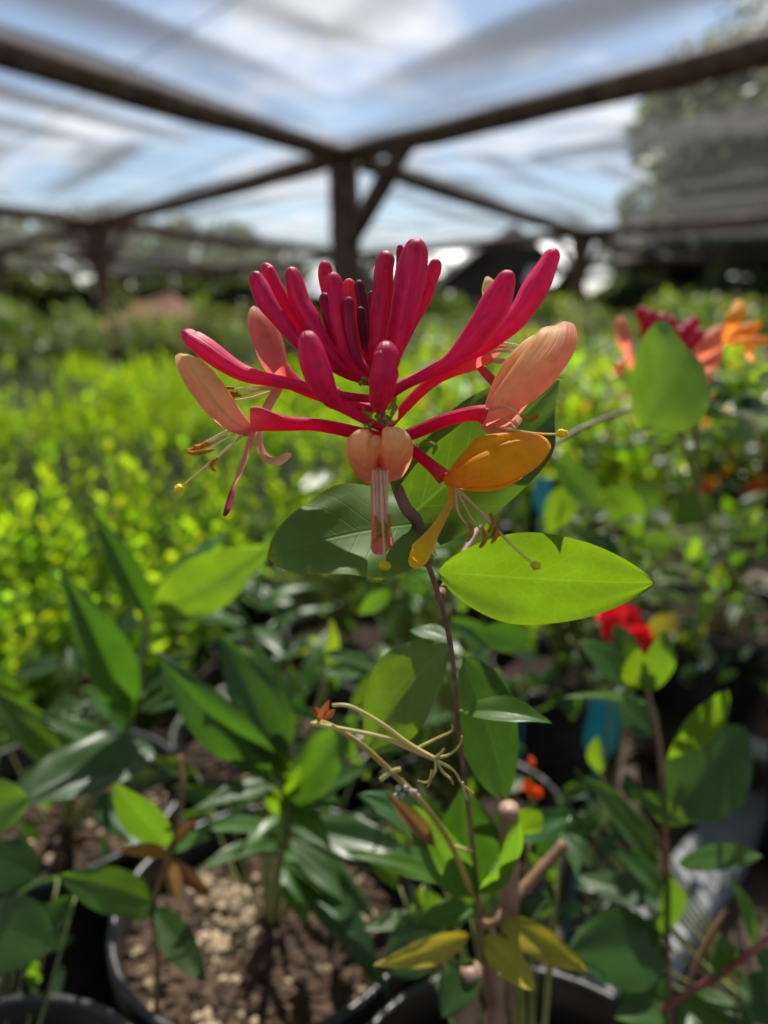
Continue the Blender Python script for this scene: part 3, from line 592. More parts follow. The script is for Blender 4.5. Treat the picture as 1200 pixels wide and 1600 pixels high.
leaf(hs, (722,1112,0.215), (862,1130,0.205), 62, (0.15, 0.75, 0.65), 'mid', shape='lance', fold=0.5, droop=0.08, nu=20, nv=6, tint=(1.5, 1.4, 1.2))
leaf(hs, (722,1025,0.222), (792,1250,0.245), 122, (0.3, 0.45, 0.8), 'laurel', shape='ovate', fold=0.12, droop=0.03, nu=20, nv=6)
leaf(hs, (705,1000,0.22), (640,985,0.225), 40, (0.1, 0.8, 0.5), 'mid', shape='ovate', fold=0.3)
stem(hs, [(668,880,0.166),(684,925,0.170),(700,985,0.182),(711,1060,0.200),(716,1130,0.213),(728,1230,0.235),(745,1380,0.268),(762,1560,0.292),(770,1700,0.300)], px(4.0), px(6.0), 'stem')
stem(hs, [(716,1112,0.213),(722,1112,0.214)], px(4), px(4), 'greenstem', 'leaf_stalk', 4)
# upper dark leaves around the stakes
for b, t, wd, nrm, mt, sh, tn in (
  ((735,1400,0.27), (645,1255,0.26), 70, (-0.3,0.6,0.7), 'mid', 'ovate', (1.2,1.2,1.5)), ((745,1400,0.27), (810,1285,0.25), 62, (0.4,0.6,0.7), 'mid', 'ovate', (1.5,1.5,1.5)),
  ((735,1390,0.28), (720,1230,0.27), 110, (0,0.5,0.8), 'laurel', 'ovate', (1,1,1)), ((730,1400,0.28), (540,1335,0.27), 40, (0,0.9,0.4), 'mid', 'lance', (1.8,1.6,1.0)),
  ((700,1330,0.27), (560,1240,0.26), 80, (-0.2,0.8,0.5), 'laurel', 'ovate', (1.1,1.2,1.4)), ((700,1440,0.29), (600,1520,0.29), 90, (0,0.7,0.6), 'laurel', 'ovate', (1,1,1)),
  ((740,1420,0.28), (650,1440,0.27), 46, (0,0.6,0.7), 'mid', 'lance', (1,1,1)), ((680,1320,0.26), (600,1235,0.25), 30, (0,0.4,0.8), 'dry', 'lance', (1,1,1)),
  ((735,1460,0.285), (585,1508,0.27), 44, (0.1,0.25,0.95), 'yellow', 'lance', (1.0,1.0,1.6)), ((755,1462,0.285), (836,1548,0.27), 52, (0.2,0.35,0.9), 'yellow', 'ovate', (0.8,0.9,1)),
  ((775,1432,0.285), (918,1518,0.27), 48, (0.1,0.35,0.9), 'yellow', 'ovate', (0.85,0.9,1)), ((790,1440,0.29), (860,1400,0.29), 40, (0.1,0.7,0.6), 'laurel', 'ovate', (1,1,1)),
  ((800,1300,0.29), (845,1265,0.28), 48, (0.1,0.3,0.9), 'bright', 'obovate', (0.8,0.8,1)), ((740,1500,0.29), (690,1590,0.28), 60, (-0.3,0.5,0.8), 'laurel', 'ovate', (1,1,1))):
    leaf(hs, b, t, wd, nrm, mt, shape=sh, fold=rnd(0.15, 0.4), droop=rnd(0.02, 0.09), nu=16, nv=5, tint=tn, wav=0.12)
# spent flower stalks
SPc1 = (0.55, 0.52, 0.20); SPc2 = (0.58, 0.46, 0.18)
def stalk(pts, r0, r1, c1=SPc1, c2=SPc2, name='spent_stalk'):
    q = catmull(pts, 24); C = [P(a, b, d) for a, b, d in q]; mb = MB(); sd = rnd(0, 99)
    tube(mb, C, [0.78*(r0+(r1-r0)*i/24)*0.2/F for i in range(25)], 8, lambda s, a: tuple(v*(0.8+0.5*(0.5+0.5*noise.noise(Vector((s*5, sd, 0))))) for v in lerp(c1, c2, s)), jit=0.2); return mb.obj(name, M['tan'], hs)
stalk([(738,1400,0.262),(705,1320,0.245),(660,1255,0.225),(610,1205,0.212),(560,1160,0.205),(508,1130,0.202),(486,1132,0.200)], 8, 5, (0.34,0.28,0.08), (0.52,0.44,0.14))
stalk([(486,1130,0.200),(540,1140,0.199),(600,1153,0.198),(645,1172,0.197),(680,1186,0.196)], 4.5, 5.5)
stalk([(520,1102,0.201),(548,1104,0.199),(595,1130,0.198),(640,1163,0.197),(680,1186,0.196)], 3.8, 5)
for pts in ([(650,1170,0.199),(680,1155,0.200),(705,1143,0.200),(707,1133,0.200)], [(678,1184,0.196),(700,1180,0.195),(718,1165,0.195),(722,1150,0.195)], [(680,1186,0.196),(680,1205,0.195),(668,1222,0.195),(652,1220,0.195)],
            [(682,1188,0.196),(692,1206,0.195),(705,1218,0.194),(708,1226,0.194)], [(684,1190,0.196),(708,1203,0.194),(722,1225,0.194),(740,1240,0.194)], [(722,1222,0.194),(726,1236,0.194),(730,1250,0.194)], [(676,1204,0.196),(672,1220,0.195),(668,1230,0.195)], [(680,1184,0.196),(688,1178,0.195),(694,1170,0.195)]):
    stalk(pts, 3.4, 2.0, SPc1, (0.50, 0.32, 0.12))
stalk([(595,1218,0.213),(612,1206,0.211),(625,1202,0.210)], 5, 5); stalk([(700,1320,0.246),(720,1325,0.245),(738,1330,0.244)], 6, 3)
for b, t in (((496,1128,0.200), (515,1092,0.199)), ((500,1120,0.201), (490,1104,0.200)), ((506,1122,0.200), (524,1108,0.199))):
    leaf(hs, b, t, 14, (0.3, 0.3, 0.9), 'dry', shape='ovate', fold=0.5, nu=8, nv=3, tint=(1.5, 0.8, 0.9), name='dry_bract')
mb = MB()
for k in range(7): ball(mb, P(rnd(615, 655), rnd(1228, 1250), 0.215), px(rnd(4, 7)), 7, 5, 0.3, (0.5, 0.42, 0.4))
mb.obj('dry_scales', M['tan'], hs, kind='stuff')

# bamboo stakes in the honeysuckle pot
def stake(pts, r, label):
    mb = MB(); q = catmull(pts, 40); C = [P(*p) if True else p for p in q]
    C = [Vector(c) for c in C]; rr = []
    for i in range(41): rr.append(r*(1+0.22*max(0, 1-abs((i % 14)-7)/1.2)))
    tube(mb, C, rr, 12, jit=0.05); return tag(mb.obj('bamboo_stake', M['cane']), label, 'stake', 'bamboo stakes in the honeysuckle pot')
stake([(728,1840,0.330),(731,1600,0.300),(736,1515,0.287)], 0.0042, 'short thick pinkish bamboo stake under the yellow leaves')
stake([(776,1840,0.338),(775,1600,0.305),(774,1470,0.288)], 0.0040, 'middle bamboo stake tied among the yellow leaves')
stake([(802,1840,0.345),(798,1600,0.312),(797,1400,0.285),(795,1262,0.266)], 0.0036, 'tall slim bamboo stake rising behind the yellow leaves')
stem(hs, [(752,1445,0.276),(775,1435,0.282),(806,1402,0.290),(882,1318,0.300)], 0.0026, 0.0023, 'brownstem', 'cut_branch', jit=0.2)

# ------------------------------------------------------------------ second honeysuckle, behind on the right
h2c = (0.42, 0.55)
h2 = thing('honeysuckle_plant', 'blurred honeysuckle behind with magenta buds above salmon and orange hanging flowers', 'honeysuckle', (h2c[0], h2c[1], 0))
D2 = 0.40
for (x0, y0, x1, y1, r, mm) in ((1035,560,1002,490,9,0), (1040,560,1018,496,10,10), (1045,560,1036,500,10,-6), (1050,560,1050,505,9,12), (1052,560,1062,520,9,0), (1058,560,1072,512,9,-10), (1062,558,1085,502,8,0), (1066,560,1094,522,8,10), (1030,562,1006,515,8,-12), (1048,556,1030,515,8,-15)):
    bud([(x0,y0,mm*0.3,4),((x0+x1)/2,(y0+y1)/2,mm*0.8,r*0.85),(x1,y1,mm,r)], parent=h2, d0=D2, midc=(0.5, 0.01, 0.06), tipc=(0.4, 0.008, 0.05))
def simple_flower(parent, x0, y0, x1, y1, wpx, c1, c2, d0, nh=(0, 0.3, 0.9)):
    fm = petal(parent, 'flower', [(x0,y0,0,wpx*0.35),((x0*2+x1)/3,(y0*2+y1)/3,3,wpx*0.6),((x0+2*x1)/3,(y0+2*y1)/3,5,wpx),(x1,y1,2,wpx*0.7),(x1+(x1-x0)*0.06,y1+(y1-y0)*0.06,-2,wpx*0.25)], nh, lambda s, t: lerp(c1, c2, s), 1.2, d0=d0)
    return fm
SA = (0.82, 0.20, 0.15); SB = (0.86, 0.33, 0.22)
for a in ((990,575,972,500,16,SA,SB), (1075,575,1130,512,22,SA,SB), (1085,590,1125,545,20,SA,SB), (1072,600,1110,585,18,SA,SB), (1062,600,1095,632,18,SA,SB), (1080,590,1112,615,15,SA,(0.85,0.4,0.25)), (1050,610,1068,640,14,SA,(0.85,0.36,0.2)), (975,560,968,580,14,SA,(0.8,0.25,0.05)), (1040,620,1036,655,8,(0.85,0.3,0.03),YELO),
          (1130,530,1160,478,18,(0.85,0.25,0.05),YELO), (1135,530,1185,505,16,(0.85,0.22,0.04),ORNG), (1140,535,1200,528,12,(0.85,0.3,0.1),ORNG), (1120,540,1150,508,20,(0.85,0.22,0.08),ORNG), (1150,500,1158,470,14,ORNG,YELO), (1165,520,1178,560,10,ORNG,SB), (1025,640,1012,672,9,ORNG,YELO)):
    simple_flower(h2, *a, D2+rnd(-0.02, 0.03))
stem(h2, [(1050,555,0.40),(1052,620,0.405),(1070,700,0.43),(1100,800,0.48),(1150,900,0.55)], 0.0013, 0.0016, 'greenstem')
wp = [P(1150,900,0.55), Vector((h2c[0], h2c[1], 0.15))]
stem(h2, wp, 0.0016, 0.002, 'greenstem', pix=False)
pot_parts(h2, h2c)
leaf(h2, (1072,542,0.308), (1000,670,0.288), 168, (0.0, -0.4, 0.9), 'mid', shape='broad', fold=0.08, droop=0.03, nu=22, nv=6, tint=(1.9, 1.7, 1.0))
stem(h2, [(1068,548,0.315),(1080,600,0.35),(1085,660,0.40),(1095,760,0.46)], 0.0012, 0.0018, 'greenstem', 'twig')
for k in range(46):
    x = rnd(1070, 1230); y = rnd(585, 700); d = rnd(0.42, 0.56); a = rnd(0, 6.28); L = rnd(38, 75)
    leaf(h2, (x,y,d), (x+L*math.cos(a), y-abs(L*math.sin(a))*rnd(-0.3,1), d+rnd(-0.03,0.03)), L*rnd(0.42,0.6), (rnd(-0.5,0.5), rnd(0,0.9), 0.6), random.choice(['mid','laurel','honey','shrub']), shape='ovate', fold=0.2, droop=0.06, nu=8, nv=3)
tw = stem(hs, [(686,932,0.176),(705,900,0.205),(745,830,0.235),(800,745,0.265),(870,692,0.285),(925,662,0.30),(985,640,0.315)], 0.0012, 0.0009, 'stem', 'twig')

# ------------------------------------------------------------------ near potted plants, lower left
p1 = (-0.066, 0.342)
ol = thing('glossy_shrub', 'glossy long-leaved shrub in the black pot with gritty brown soil', 'shrub', (p1[0], p1[1], 0))
pot_parts(ol, p1, 0.085, 0.18, 1500)
stem(ol, [(425,1440,0.42),(432,1380,0.405),(440,1300,0.385),(445,1240,0.37),(440,1195,0.36)], 0.0028, 0.0018, 'greenstem')
GL = [((440,1235,0.36),(358,1190,0.34),46,(0.2,0.9,0.4),'laurel',(1.2,1.2,1.4)), ((440,1295,0.38),(298,1300,0.35),44,(0,0.9,0.45),'mid',(1,1,1.2)), ((440,1320,0.385),(305,1362,0.355),42,(0,0.85,0.5),'mid',(1,1,1.1)),
      ((445,1330,0.385),(520,1410,0.36),46,(0.2,0.8,0.55),'mid',(1.1,1.1,1)), ((442,1350,0.39),(482,1450,0.365),48,(0.2,0.6,0.8),'mid',(1.1,1.2,1.2)), ((448,1260,0.37),(560,1115,0.35),85,(-0.3,0.2,0.9),'laurel',(2.0,1.7,1.3)),
      ((445,1245,0.37),(520,1330,0.35),40,(0.1,0.9,0.5),'mid',(1.3,1.2,1)), ((445,1215,0.36),(430,1160,0.35),34,(0,0.2,0.9),'bright',(1,1,1)), ((447,1250,0.365),(470,1190,0.355),30,(0.2,0.2,0.9),'bright',(1,1,1)), ((443,1270,0.37),(415,1225,0.36),28,(-0.2,0.2,0.9),'bright',(1,1,1)),
      ((440,1200,0.36),(245,1018,0.33),92,(-0.45,0.45,0.75),'laurel',(1,1,1.1)), ((445,1200,0.36),(338,985,0.35),88,(0.3,0.45,0.8),'laurel',(1,1,1)), ((445,1190,0.36),(395,1000,0.37),66,(0.5,0.2,0.8),'mid',(1,1,1)), ((450,1260,0.37),(600,1190,0.36),44,(0.1,0.8,0.5),'laurel',(1.4,1.4,1.2)),
      ((450,1290,0.375),(660,1345,0.35),80,(0.1,0.75,0.6),'laurel',(1,1,1)), ((440,1225,0.365),(300,1265,0.34),50,(0,0.85,0.5),'laurel',(1.2,1.2,1.3)), ((450,1310,0.38),(590,1440,0.36),56,(0.2,0.7,0.6),'laurel',(1,1,1)), ((445,1275,0.375),(380,1330,0.35),34,(-0.2,0.8,0.5),'mid',(1.6,1.4,1)),
      ((440,1180,0.36),(345,1110,0.34),50,(-0.2,0.8,0.5),'mid',(1,1,1)), ((448,1265,0.37),(545,1260,0.34),50,(0.1,0.9,0.4),'laurel',(1.2,1.2,1.2)), ((452,1330,0.385),(610,1560,0.33),70,(0.4,0.5,0.8),'laurel',(1,1,1))]
for b, t, wd, nrm, mt, tn in GL: leaf(ol, b, t, wd, nrm, mt, shape='lance', fold=rnd(0.18, 0.45), droop=rnd(0.03, 0.10), nu=18, nv=5, tint=tn, wav=0.1)

p2 = (-0.225, 0.435)
ll = thing('laurel_plant', 'broad-leaved dark green plant in black pot at the edge of the seedlings', 'plant', (p2[0], p2[1], 0))
pot_parts(ll, p2, 0.085, 0.18, 500)
stem(ll, [(110,1290,0.50),(150,1230,0.46),(205,1120,0.42),(232,960,0.42)], 0.003, 0.0018, 'greenstem')
for b, t, wd, nrm, mt, tn, fo in (((205,1120,0.40),(94,888,0.36),104,(0.55,0.1,0.85),'laurel',(1.2,1.2,1.1),0.75), ((232,965,0.42),(145,798,0.40),62,(0.5,0.1,0.8),'laurel',(1.5,1.5,1),0.7), ((240,960,0.42),(430,850,0.40),100,(0.0,0.0,1.0),'mid',(1.4,1.25,1),0.2),
      ((240,950,0.42),(360,830,0.44),50,(0,0.8,0.6),'laurel',(2,2,2),0.3), ((245,1165,0.40),(-10,1265,0.34),118,(0.1,0.7,0.7),'laurel',(1,1,1),0.2), ((150,1230,0.44),(-50,1060,0.42),70,(0.1,0.6,0.7),'mid',(1,1,1),0.45), ((150,1240,0.44),(230,1330,0.40),60,(0.2,0.6,0.7),'laurel',(1,1,1),0.3),
      ((215,1110,0.42),(340,1090,0.40),50,(0,0.8,0.5),'laurel',(1.3,1.3,1.2),0.3), ((220,1080,0.42),(300,1020,0.42),50,(0,0.7,0.6),'laurel',(1,1,1),0.3), ((180,1170,0.42),(60,1120,0.40),54,(0,0.8,0.5),'laurel',(1.1,1.1,1.1),0.3), ((200,1150,0.42),(130,1075,0.40),40,(-0.2,0.85,0.5),'mid',(1.5,1.5,2.5),0.2)):
    leaf(ll, b, t, wd, nrm, mt, shape='lance', fold=fo, droop=rnd(0.02, 0.07), nu=18, nv=5, tint=tn, wav=0.1)

sg = thing('potted_seedling', 'thin seedling with oval leaves and a dried tan leaf beside the gritty pot', 'seedling', (-0.118, 0.285, 0))
stem(sg, [(243,1590,0.36),(246,1500,0.345),(240,1415,0.335),(262,1340,0.33),(285,1250,0.33),(280,1180,0.335)], 0.0014, 0.0011, 'brownstem')
stem(sg, [tuple(P(243,1590,0.36)), (-0.118, 0.30, 0.0)], 0.0014, 0.002, 'brownstem', pix=False)
for b, t, wd, nrm, mt, tn in (((265,1322,0.33),(178,1222,0.31),66,(-0.2,0.35,0.9),'mid',(1,1,1)), ((242,1412,0.335),(90,1368,0.31),68,(0,0.55,0.8),'mid',(1,1,1)), ((240,1418,0.335),(322,1535,0.31),52,(0.4,0.3,0.9),'bright',(0.55,0.65,1)),
      ((265,1335,0.33),(186,1330,0.31),26,(0,0.6,0.7),'dry',(1.5,1.3,1)), ((265,1345,0.33),(278,1408,0.32),26,(0.2,0.3,0.9),'dry',(1.2,1.2,1)), ((262,1340,0.33),(330,1400,0.33),24,(0.2,0.3,0.9),'dry',(0.8,0.7,0.6)), ((270,1320,0.33),(310,1280,0.33),24,(0.2,0.6,0.7),'dry',(1.1,1.0,1)), ((242,1410,0.335),(205,1440,0.33),30,(0,0.5,0.7),'bright',(0.8,0.8,1)), ((262,1330,0.33),(330,1310,0.32),34,(0,0.85,0.5),'mid',(1.4,1.5,2))):
    leaf(sg, b, t, wd, nrm, mt, shape='ovate', fold=rnd(0.15, 0.35), droop=rnd(0.02, 0.08), nu=14, nv=4, tint=tn)
p3 = (-0.168, 0.198)
lp = thing('potted_seedling', 'round-leaved seedling in the black pot cut by the corner', 'seedling', (p3[0], p3[1], 0))
pot_parts(lp, p3, 0.085, 0.18, 350)
stem(lp, [(-60,1640,0.33),(-50,1500,0.32),(-40,1400,0.32),(-50,1260,0.32)], 0.0016, 0.0012, 'greenstem')
for b, t, wd, nrm, mt in (((-45,1430,0.32),(84,1480,0.30),104,(0.1,0.45,0.85),'mid'), ((-55,1275,0.32),(48,1245,0.30),84,(0.1,0.3,0.9),'mid'), ((-50,1500,0.32),(10,1520,0.31),30,(0,0.4,0.9),'bright'), ((-45,1330,0.32),(60,1370,0.33),80,(0.1,0.6,0.7),'laurel')):
    leaf(lp, b, t, wd, nrm, mt, shape='obovate', fold=0.15, droop=0.05, nu=14, nv=4)
for (cx, cy, lab) in ((-0.085, 0.525, 'small shrub with glossy drooping leaves behind the gritty pot'),):
    q = thing('glossy_shrub', lab, 'shrub', (cx, cy, 0)); pot_parts(q, (cx, cy), 0.085, 0.18, 200)
    for k in range(26):
        a = rnd(0, 6.28); b = Vector((cx+rnd(-0.02, 0.02), cy+rnd(-0.02, 0.02), rnd(0.18, 0.30))); t = b+Vector((math.cos(a)*0.06, math.sin(a)*0.06, rnd(-0.01, 0.045)))*rnd(0.7, 1.1)
        mb = MB(); leaf_geo(mb, b, t, 0.017, (0, 0, 1), 'lance', 0.3, 0.1, 10, 3, seed=k); mb.obj('leaf', M[random.choice(['mid', 'laurel', 'mid'])], q)
    stem(q, [(cx, cy, 0.15), (cx+0.004, cy, 0.22), (cx, cy, 0.31)], 0.003, 0.0015, 'greenstem', pix=False)

# ------------------------------------------------------------------ right hand plants
p4 = (0.205, 0.30)
rb = thing('young_shrub', 'upright young shrub with brown stem and bright oval leaves beside the grey board', 'shrub', (p4[0], p4[1], 0))
stem(rb, [(1000,1010,0.345),(1012,1080,0.34),(1028,1150,0.335),(1036,1230,0.335),(1040,1350,0.345),(1042,1480,0.365),(1044,1640,0.40)], 0.0012, 0.0020, 'brownstem')
stem(rb, [tuple(P(1044,1640,0.40)), tuple(P(1044,1640,0.40)*1.0-Vector((0, 0, 0.14)))], 0.002, 0.0026, 'brownstem', pix=False)
for b, t, wd, nrm, mt, sh, tn in (((1043,1186,0.335),(1138,1078,0.32),58,(0.0,-0.1,0.95),'bright','obovate',(1,1,1)), ((1040,1275,0.34),(1165,1135,0.35),128,(0.2,0.55,0.8),'laurel','ovate',(1.3,1.3,1)), ((1074,1288,0.325),(988,1232,0.33),44,(0,0.2,0.9),'bright','lance',(0.9,0.9,1)), ((1030,1355,0.345),(912,1212,0.33),66,(0.3,0.6,0.7),'laurel','lance',(1.4,1.3,1.1)),
      ((1060,1350,0.345),(1192,1338,0.32),50,(0,0.8,0.6),'mid','ovate',(1,1,1)), ((1045,1455,0.36),(1040,1368,0.34),62,(0.2,0.3,0.9),'mid','ovate',(1,1,1)), ((1184,1484,0.35),(1138,1366,0.35),34,(0.4,0.2,0.8),'mid','lance',(1.2,1.2,1)), ((1010,1085,0.34),(1040,985,0.335),60,(0.3,0.0,0.95),'mid','ovate',(1.3,1.2,1)),
      ((985,1082,0.34),(998,1012,0.335),42,(0,-0.1,0.95),'bright','ovate',(1.1,1,1)), ((1012,1100,0.34),(880,1090,0.33),24,(0,0.85,0.5),'mid','lance',(1.8,1.5,1.4)), ((1025,1150,0.335),(965,1090,0.345),70,(0.1,0.6,0.8),'laurel','ovate',(1,1,1)), ((985,1070,0.34),(905,1000,0.34),56,(-0.1,0.7,0.7),'mid','ovate',(1,1,1)), ((1035,1480,0.36),(885,1490,0.34),118,(0,0.6,0.8),'laurel','ovate',(1.3,1.3,1)),
      ((1040,1400,0.35),(960,1330,0.35),46,(0,0.8,0.5),'laurel','ovate',(1.3,1.3,1.3)), ((1040,1520,0.37),(960,1600,0.36),66,(0,0.6,0.8),'mid','ovate',(1,1,1)), ((990,1050,0.345),(960,975,0.35),44,(0,0.3,0.9),'mid','ovate',(1,1,1)), ((1035,1410,0.36),(900,1370,0.37),54,(0,0.8,0.5),'laurel','ovate',(1,1,1)), ((1040,1440,0.36),(950,1500,0.37),50,(0.1,0.7,0.6),'mid','ovate',(0.9,0.9,1))):
    leaf(rb, b, t, wd, nrm, mt, shape=sh, fold=rnd(0.12, 0.3), droop=rnd(0.02, 0.07), nu=16, nv=5, tint=tn)
rs = thing('red_stemmed_branch', 'red-stemmed leafy branch reaching in over the bare ground corner', 'branch', tuple(P(1010,1680,0.36)))
stem(rs, [(1010,1680,0.36),(1030,1590,0.34),(1075,1552,0.33),(1130,1520,0.32),(1200,1468,0.31),(1290,1400,0.31)], 0.0020, 0.0014, 'redstem')
b0 = P(1010,1680,0.36); stem(rs, [tuple(b0), (b0.x-0.004, b0.y-0.01, -0.02)], 0.002, 0.0024, 'redstem', pix=False)
stem(rs, [(1070,1555,0.33),(1095,1490,0.33),(1135,1420,0.33)], 0.0014, 0.0010, 'brownstem', 'twig')
for b, t, wd, nrm, mt in (((1130,1530,0.32),(1130,1462,0.32),50,(0.1,0.2,0.9),'mid'), ((1080,1552,0.33),(1180,1600,0.31),40,(0.2,0.7,0.6),'mid'), ((1060,1570,0.33),(1150,1640,0.31),90,(0.1,0.6,0.8),'mid'), ((1150,1540,0.32),(1240,1590,0.31),80,(0.1,0.7,0.7),'laurel'), ((1045,1580,0.34),(960,1590,0.33),50,(0,0.8,0.5),'mid'), ((1180,1490,0.315),(1240,1530,0.31),50,(0.1,0.6,0.7),'mid')):
    leaf(rs, b, t, wd, nrm, mt, shape='ovate', fold=0.25, droop=0.05, nu=14, nv=4)
for (cx, cy, r, lab, lay) in ((0.365, 0.745, 0.092, 'black nursery pot of yellow-flecked foliage beside the grey board', 1),):
    q = thing('potted_shrub', lab, 'shrub', (cx, cy, 0)); pot_parts(q, (cx, cy), r, 0.19, 200)
# generic leafy shrub made of single leaves
LM = []
for k in range(5):
    mb = MB(); leaf_geo(mb, (0, 0, 0), (0, 0, 1), 0.46+0.06*(k % 3), (0, -1, 0.0), ['obovate', 'ovate', 'lance', 'obovate', 'ovate'][k], 0.12+0.1*k, 0.05*k-0.05, 10, 3, seed=k); LM.append(mb.mesh('leaf_blade', M['mid']))
LMV = {}
def lmesh(k, mat):
    if (k, mat) not in LMV:
        m = LM[k].copy(); m.materials.clear(); m.materials.append(M[mat]); LMV[(k, mat)] = m
    return LMV[(k, mat)]
def leafy(t, c, z0, z1, spread, nleaf, size, mats, nst=5, smat='brownstem'):
    c = Vector((c[0], c[1], 0)); org = ORG[t.name]
    for s in range(nst):
        a = rnd(0, 6.28); e = c+Vector((math.cos(a), math.sin(a), 0))*spread*rnd(0.2, 1); e.z = z0+(z1-z0)*rnd(0.65, 1); b = c.copy(); b.z = z0-0.02
        m = b.lerp(e, 0.5)+Vector((0, 0, 0.03)); pts = [tuple(b), tuple(m), tuple(e)]; stem(t, pts, 0.0022, 0.0011, smat, pix=False, n=10, seg=6)
        q = catmull(pts, 20); per = nleaf//nst
        for k in range(per):
            p = Vector(q[int(5+15*k/per)]); an = k*2.4+rnd(-0.4, 0.4); d = Vector((math.cos(an), math.sin(an), rnd(0.0, 1.1))).normalized()
            o = bpy.data.objects.new('leaf', lmesh(random.randrange(5), random.choice(mats))); col.objects.link(o); o.parent = t
            o.location = p-org; qd = d.to_track_quat('Z', 'Y'); o.rotation_euler = (qd.to_matrix() @ Matrix.Rotation(rnd(-0.8, 0.8)+math.pi*(0), 3, 'Z')).to_euler(); sc_ = size*rnd(0.65, 1.15); o.scale = (sc_, sc_, sc_)
t = [o for o in col.objects if o.name == 'potted_shrub'][0]; leafy(t, (0.365, 0.745), 0.17, 0.34, 0.10, 60, 0.030, ['mid', 'field', 'bright', 'shrub'], 8)
spots = [((0.185, 0.69), 0.05, 0.31, 0.07, 40, 0.044, ['bright', 'mid', 'bright', 'laurel'], 'lime-leaved shrub just beyond the single bright leaf'),
         ((0.36, 0.95), 0.05, 0.27, 0.10, 50, 0.045, ['mid', 'bright', 'laurel'], 'leafy green shrub in front of the orange labelled pots'),
         ((0.025, 0.62), 0.05, 0.32, 0.08, 44, 0.036, ['mid', 'laurel', 'bright'], 'bushy plant behind the honeysuckle stem'),
         ((0.06, 0.46), 0.05, 0.27, 0.07, 40, 0.040, ['laurel', 'mid', 'honey'], 'low dark plant between the glossy shrub and the honeysuckle stem'),
         ((-0.04, 0.78), 0.05, 0.30, 0.08, 40, 0.038, ['field', 'mid', 'bright'], 'green shrub behind the dark honeysuckle leaf'),
         ((0.22, 0.90), 0.05, 0.28, 0.09, 46, 0.040, ['mid', 'bright', 'field'], 'yellow-green shrub behind the lime-leaved one')]
for (c, z0, z1, sp, nl, sz, ms, lab) in spots:
    t = thing('leafy_shrub', lab, 'shrub', (c[0], c[1], 0)); leafy(t, c, 0.14, z1, sp, nl, sz, ms, 6); pot_parts(t, c, 0.075, 0.15)
# red blossom, orange bits, tags
def blossom(c, r, cols, label, n=16, name='blossom', ln=1.0):
    t = thing(name, label, 'flower', tuple(c)); c = Vector(c)
    for k in range(n):
        d = Vector((rnd(-1, 1), rnd(-1, 0.6), rnd(-1, 1)*ln)).normalized(); mb = MB()
        leaf_geo(mb, c+Vector((rnd(-1, 1)*r*0.3, rnd(-1, 1)*r*0.3, rnd(-1, 1)*r*0.3*ln)), c+d*r, r*0.9, (0, -1, 0.5), 'obovate', 0.3, 0.1, 6, 2, tint=random.choice(cols), seed=k); mb.obj('petal', M['orange'], t)
    stem(t, [tuple(c), (c.x+0.004, c.y+0.012, c.z-0.05), (c.x, c.y+0.02, 0.0)], 0.0008, 0.0013, 'greenstem', 'stalk', pix=False)
blossom(P(968, 972, 0.42), 0.0145, [(0.75, 0.012, 0.02), (0.62, 0.01, 0.02)], 'bright red blossom beside the tip of the single bright leaf')
blossom(P(988, 1002, 0.42), 0.0125, [(0.75, 0.012, 0.02), (0.62, 0.01, 0.02)], 'lower bright red blossom touching the first red one')
blossom(P(833, 1232, 0.36), 0.0058, [(0.85, 0.10, 0.01)], 'small vivid orange blossom hanging beside the dark leaf', 10)
blossom(P(829, 1190, 0.36), 0.0030, [(0.85, 0.14, 0.02)], 'tiny orange bud above the vivid orange blossom', 6, ln=1.8)
def tagplate(x, y, d, w_, h_, mat, label, rot=0.0, name='plant_tag'):
    mb = MB(); c = P(x, y, d); box(mb, (-w_/2, -0.0006, -h_/2), (w_/2, 0.0006, h_/2)); mb.add([(-w_/2, -0.0006, -h_/2), (w_/2, -0.0006, -h_/2), (0, -0.0006, -h_/2-w_), (-w_/2, 0.0006, -h_/2), (w_/2, 0.0006, -h_/2), (0, 0.0006, -h_/2-w_)], [(0, 2, 1), (3, 4, 5), (0, 3, 5, 2), (1, 2, 5, 4)])
    box(mb, (-0.001, 0.0007, -c.z), (0.001, 0.0017, -h_/2+0.004))
    o = mb.obj(name, M[mat], smooth=False); o.location = c; o.rotation_euler = (rnd(-0.1, 0.1), rot*0.5, rnd(-0.4, 0.4)); return tag(o, label, 'plant tag')
tagplate(942, 1130, 0.50, 0.022, 0.034, 'blue', 'blue plastic plant tag between the red blossom and the board', 0.15)
tagplate(848, 765, 0.62, 0.016, 0.02, 'blue', 'small blue plant tag below the orange flower tip', 0.1)


# ------------------------------------------------------------------ more leaves on the near plants
def fill(t, x0, x1, y0, y1, d0, d1, n, mats, Lr=(45, 95), asp=(0.32, 0.5), shape='ovate'):
    tw = MB(); o_ = ORG[t.name]
    for k in range(n):
        x = rnd(x0, x1); y = rnd(y0, y1); d = rnd(d0, d1); a = rnd(0, 6.28); L = rnd(*Lr)*0.4/d
        b_ = P(x, y, d); r_ = Vector((o_.x, o_.y, 0.14)); m_ = r_.lerp(b_, 0.6); m_.z = max(0.15, b_.z-0.03)-0.01
        tube(tw, catmull([tuple(r_), tuple(m_), tuple(b_)], 8), [0.0011-0.0006*i/8 for i in range(9)], 5)
        leaf(t, (x, y, d), (x+L*math.cos(a), y-L*math.sin(a)*0.8, d+rnd(-0.03, 0.02)), L*rnd(*asp), (rnd(-0.5, 0.5), rnd(0.1, 0.95), rnd(0.4, 0.9)), random.choice(mats), shape=shape, fold=rnd(0.1, 0.45), droop=rnd(0.0, 0.1), nu=10, nv=3, wav=0.1, tint=(rnd(0.8, 1.3), rnd(0.85, 1.2), 1))
    tw.obj('twigs', M['greenstem'], t, kind='stuff')
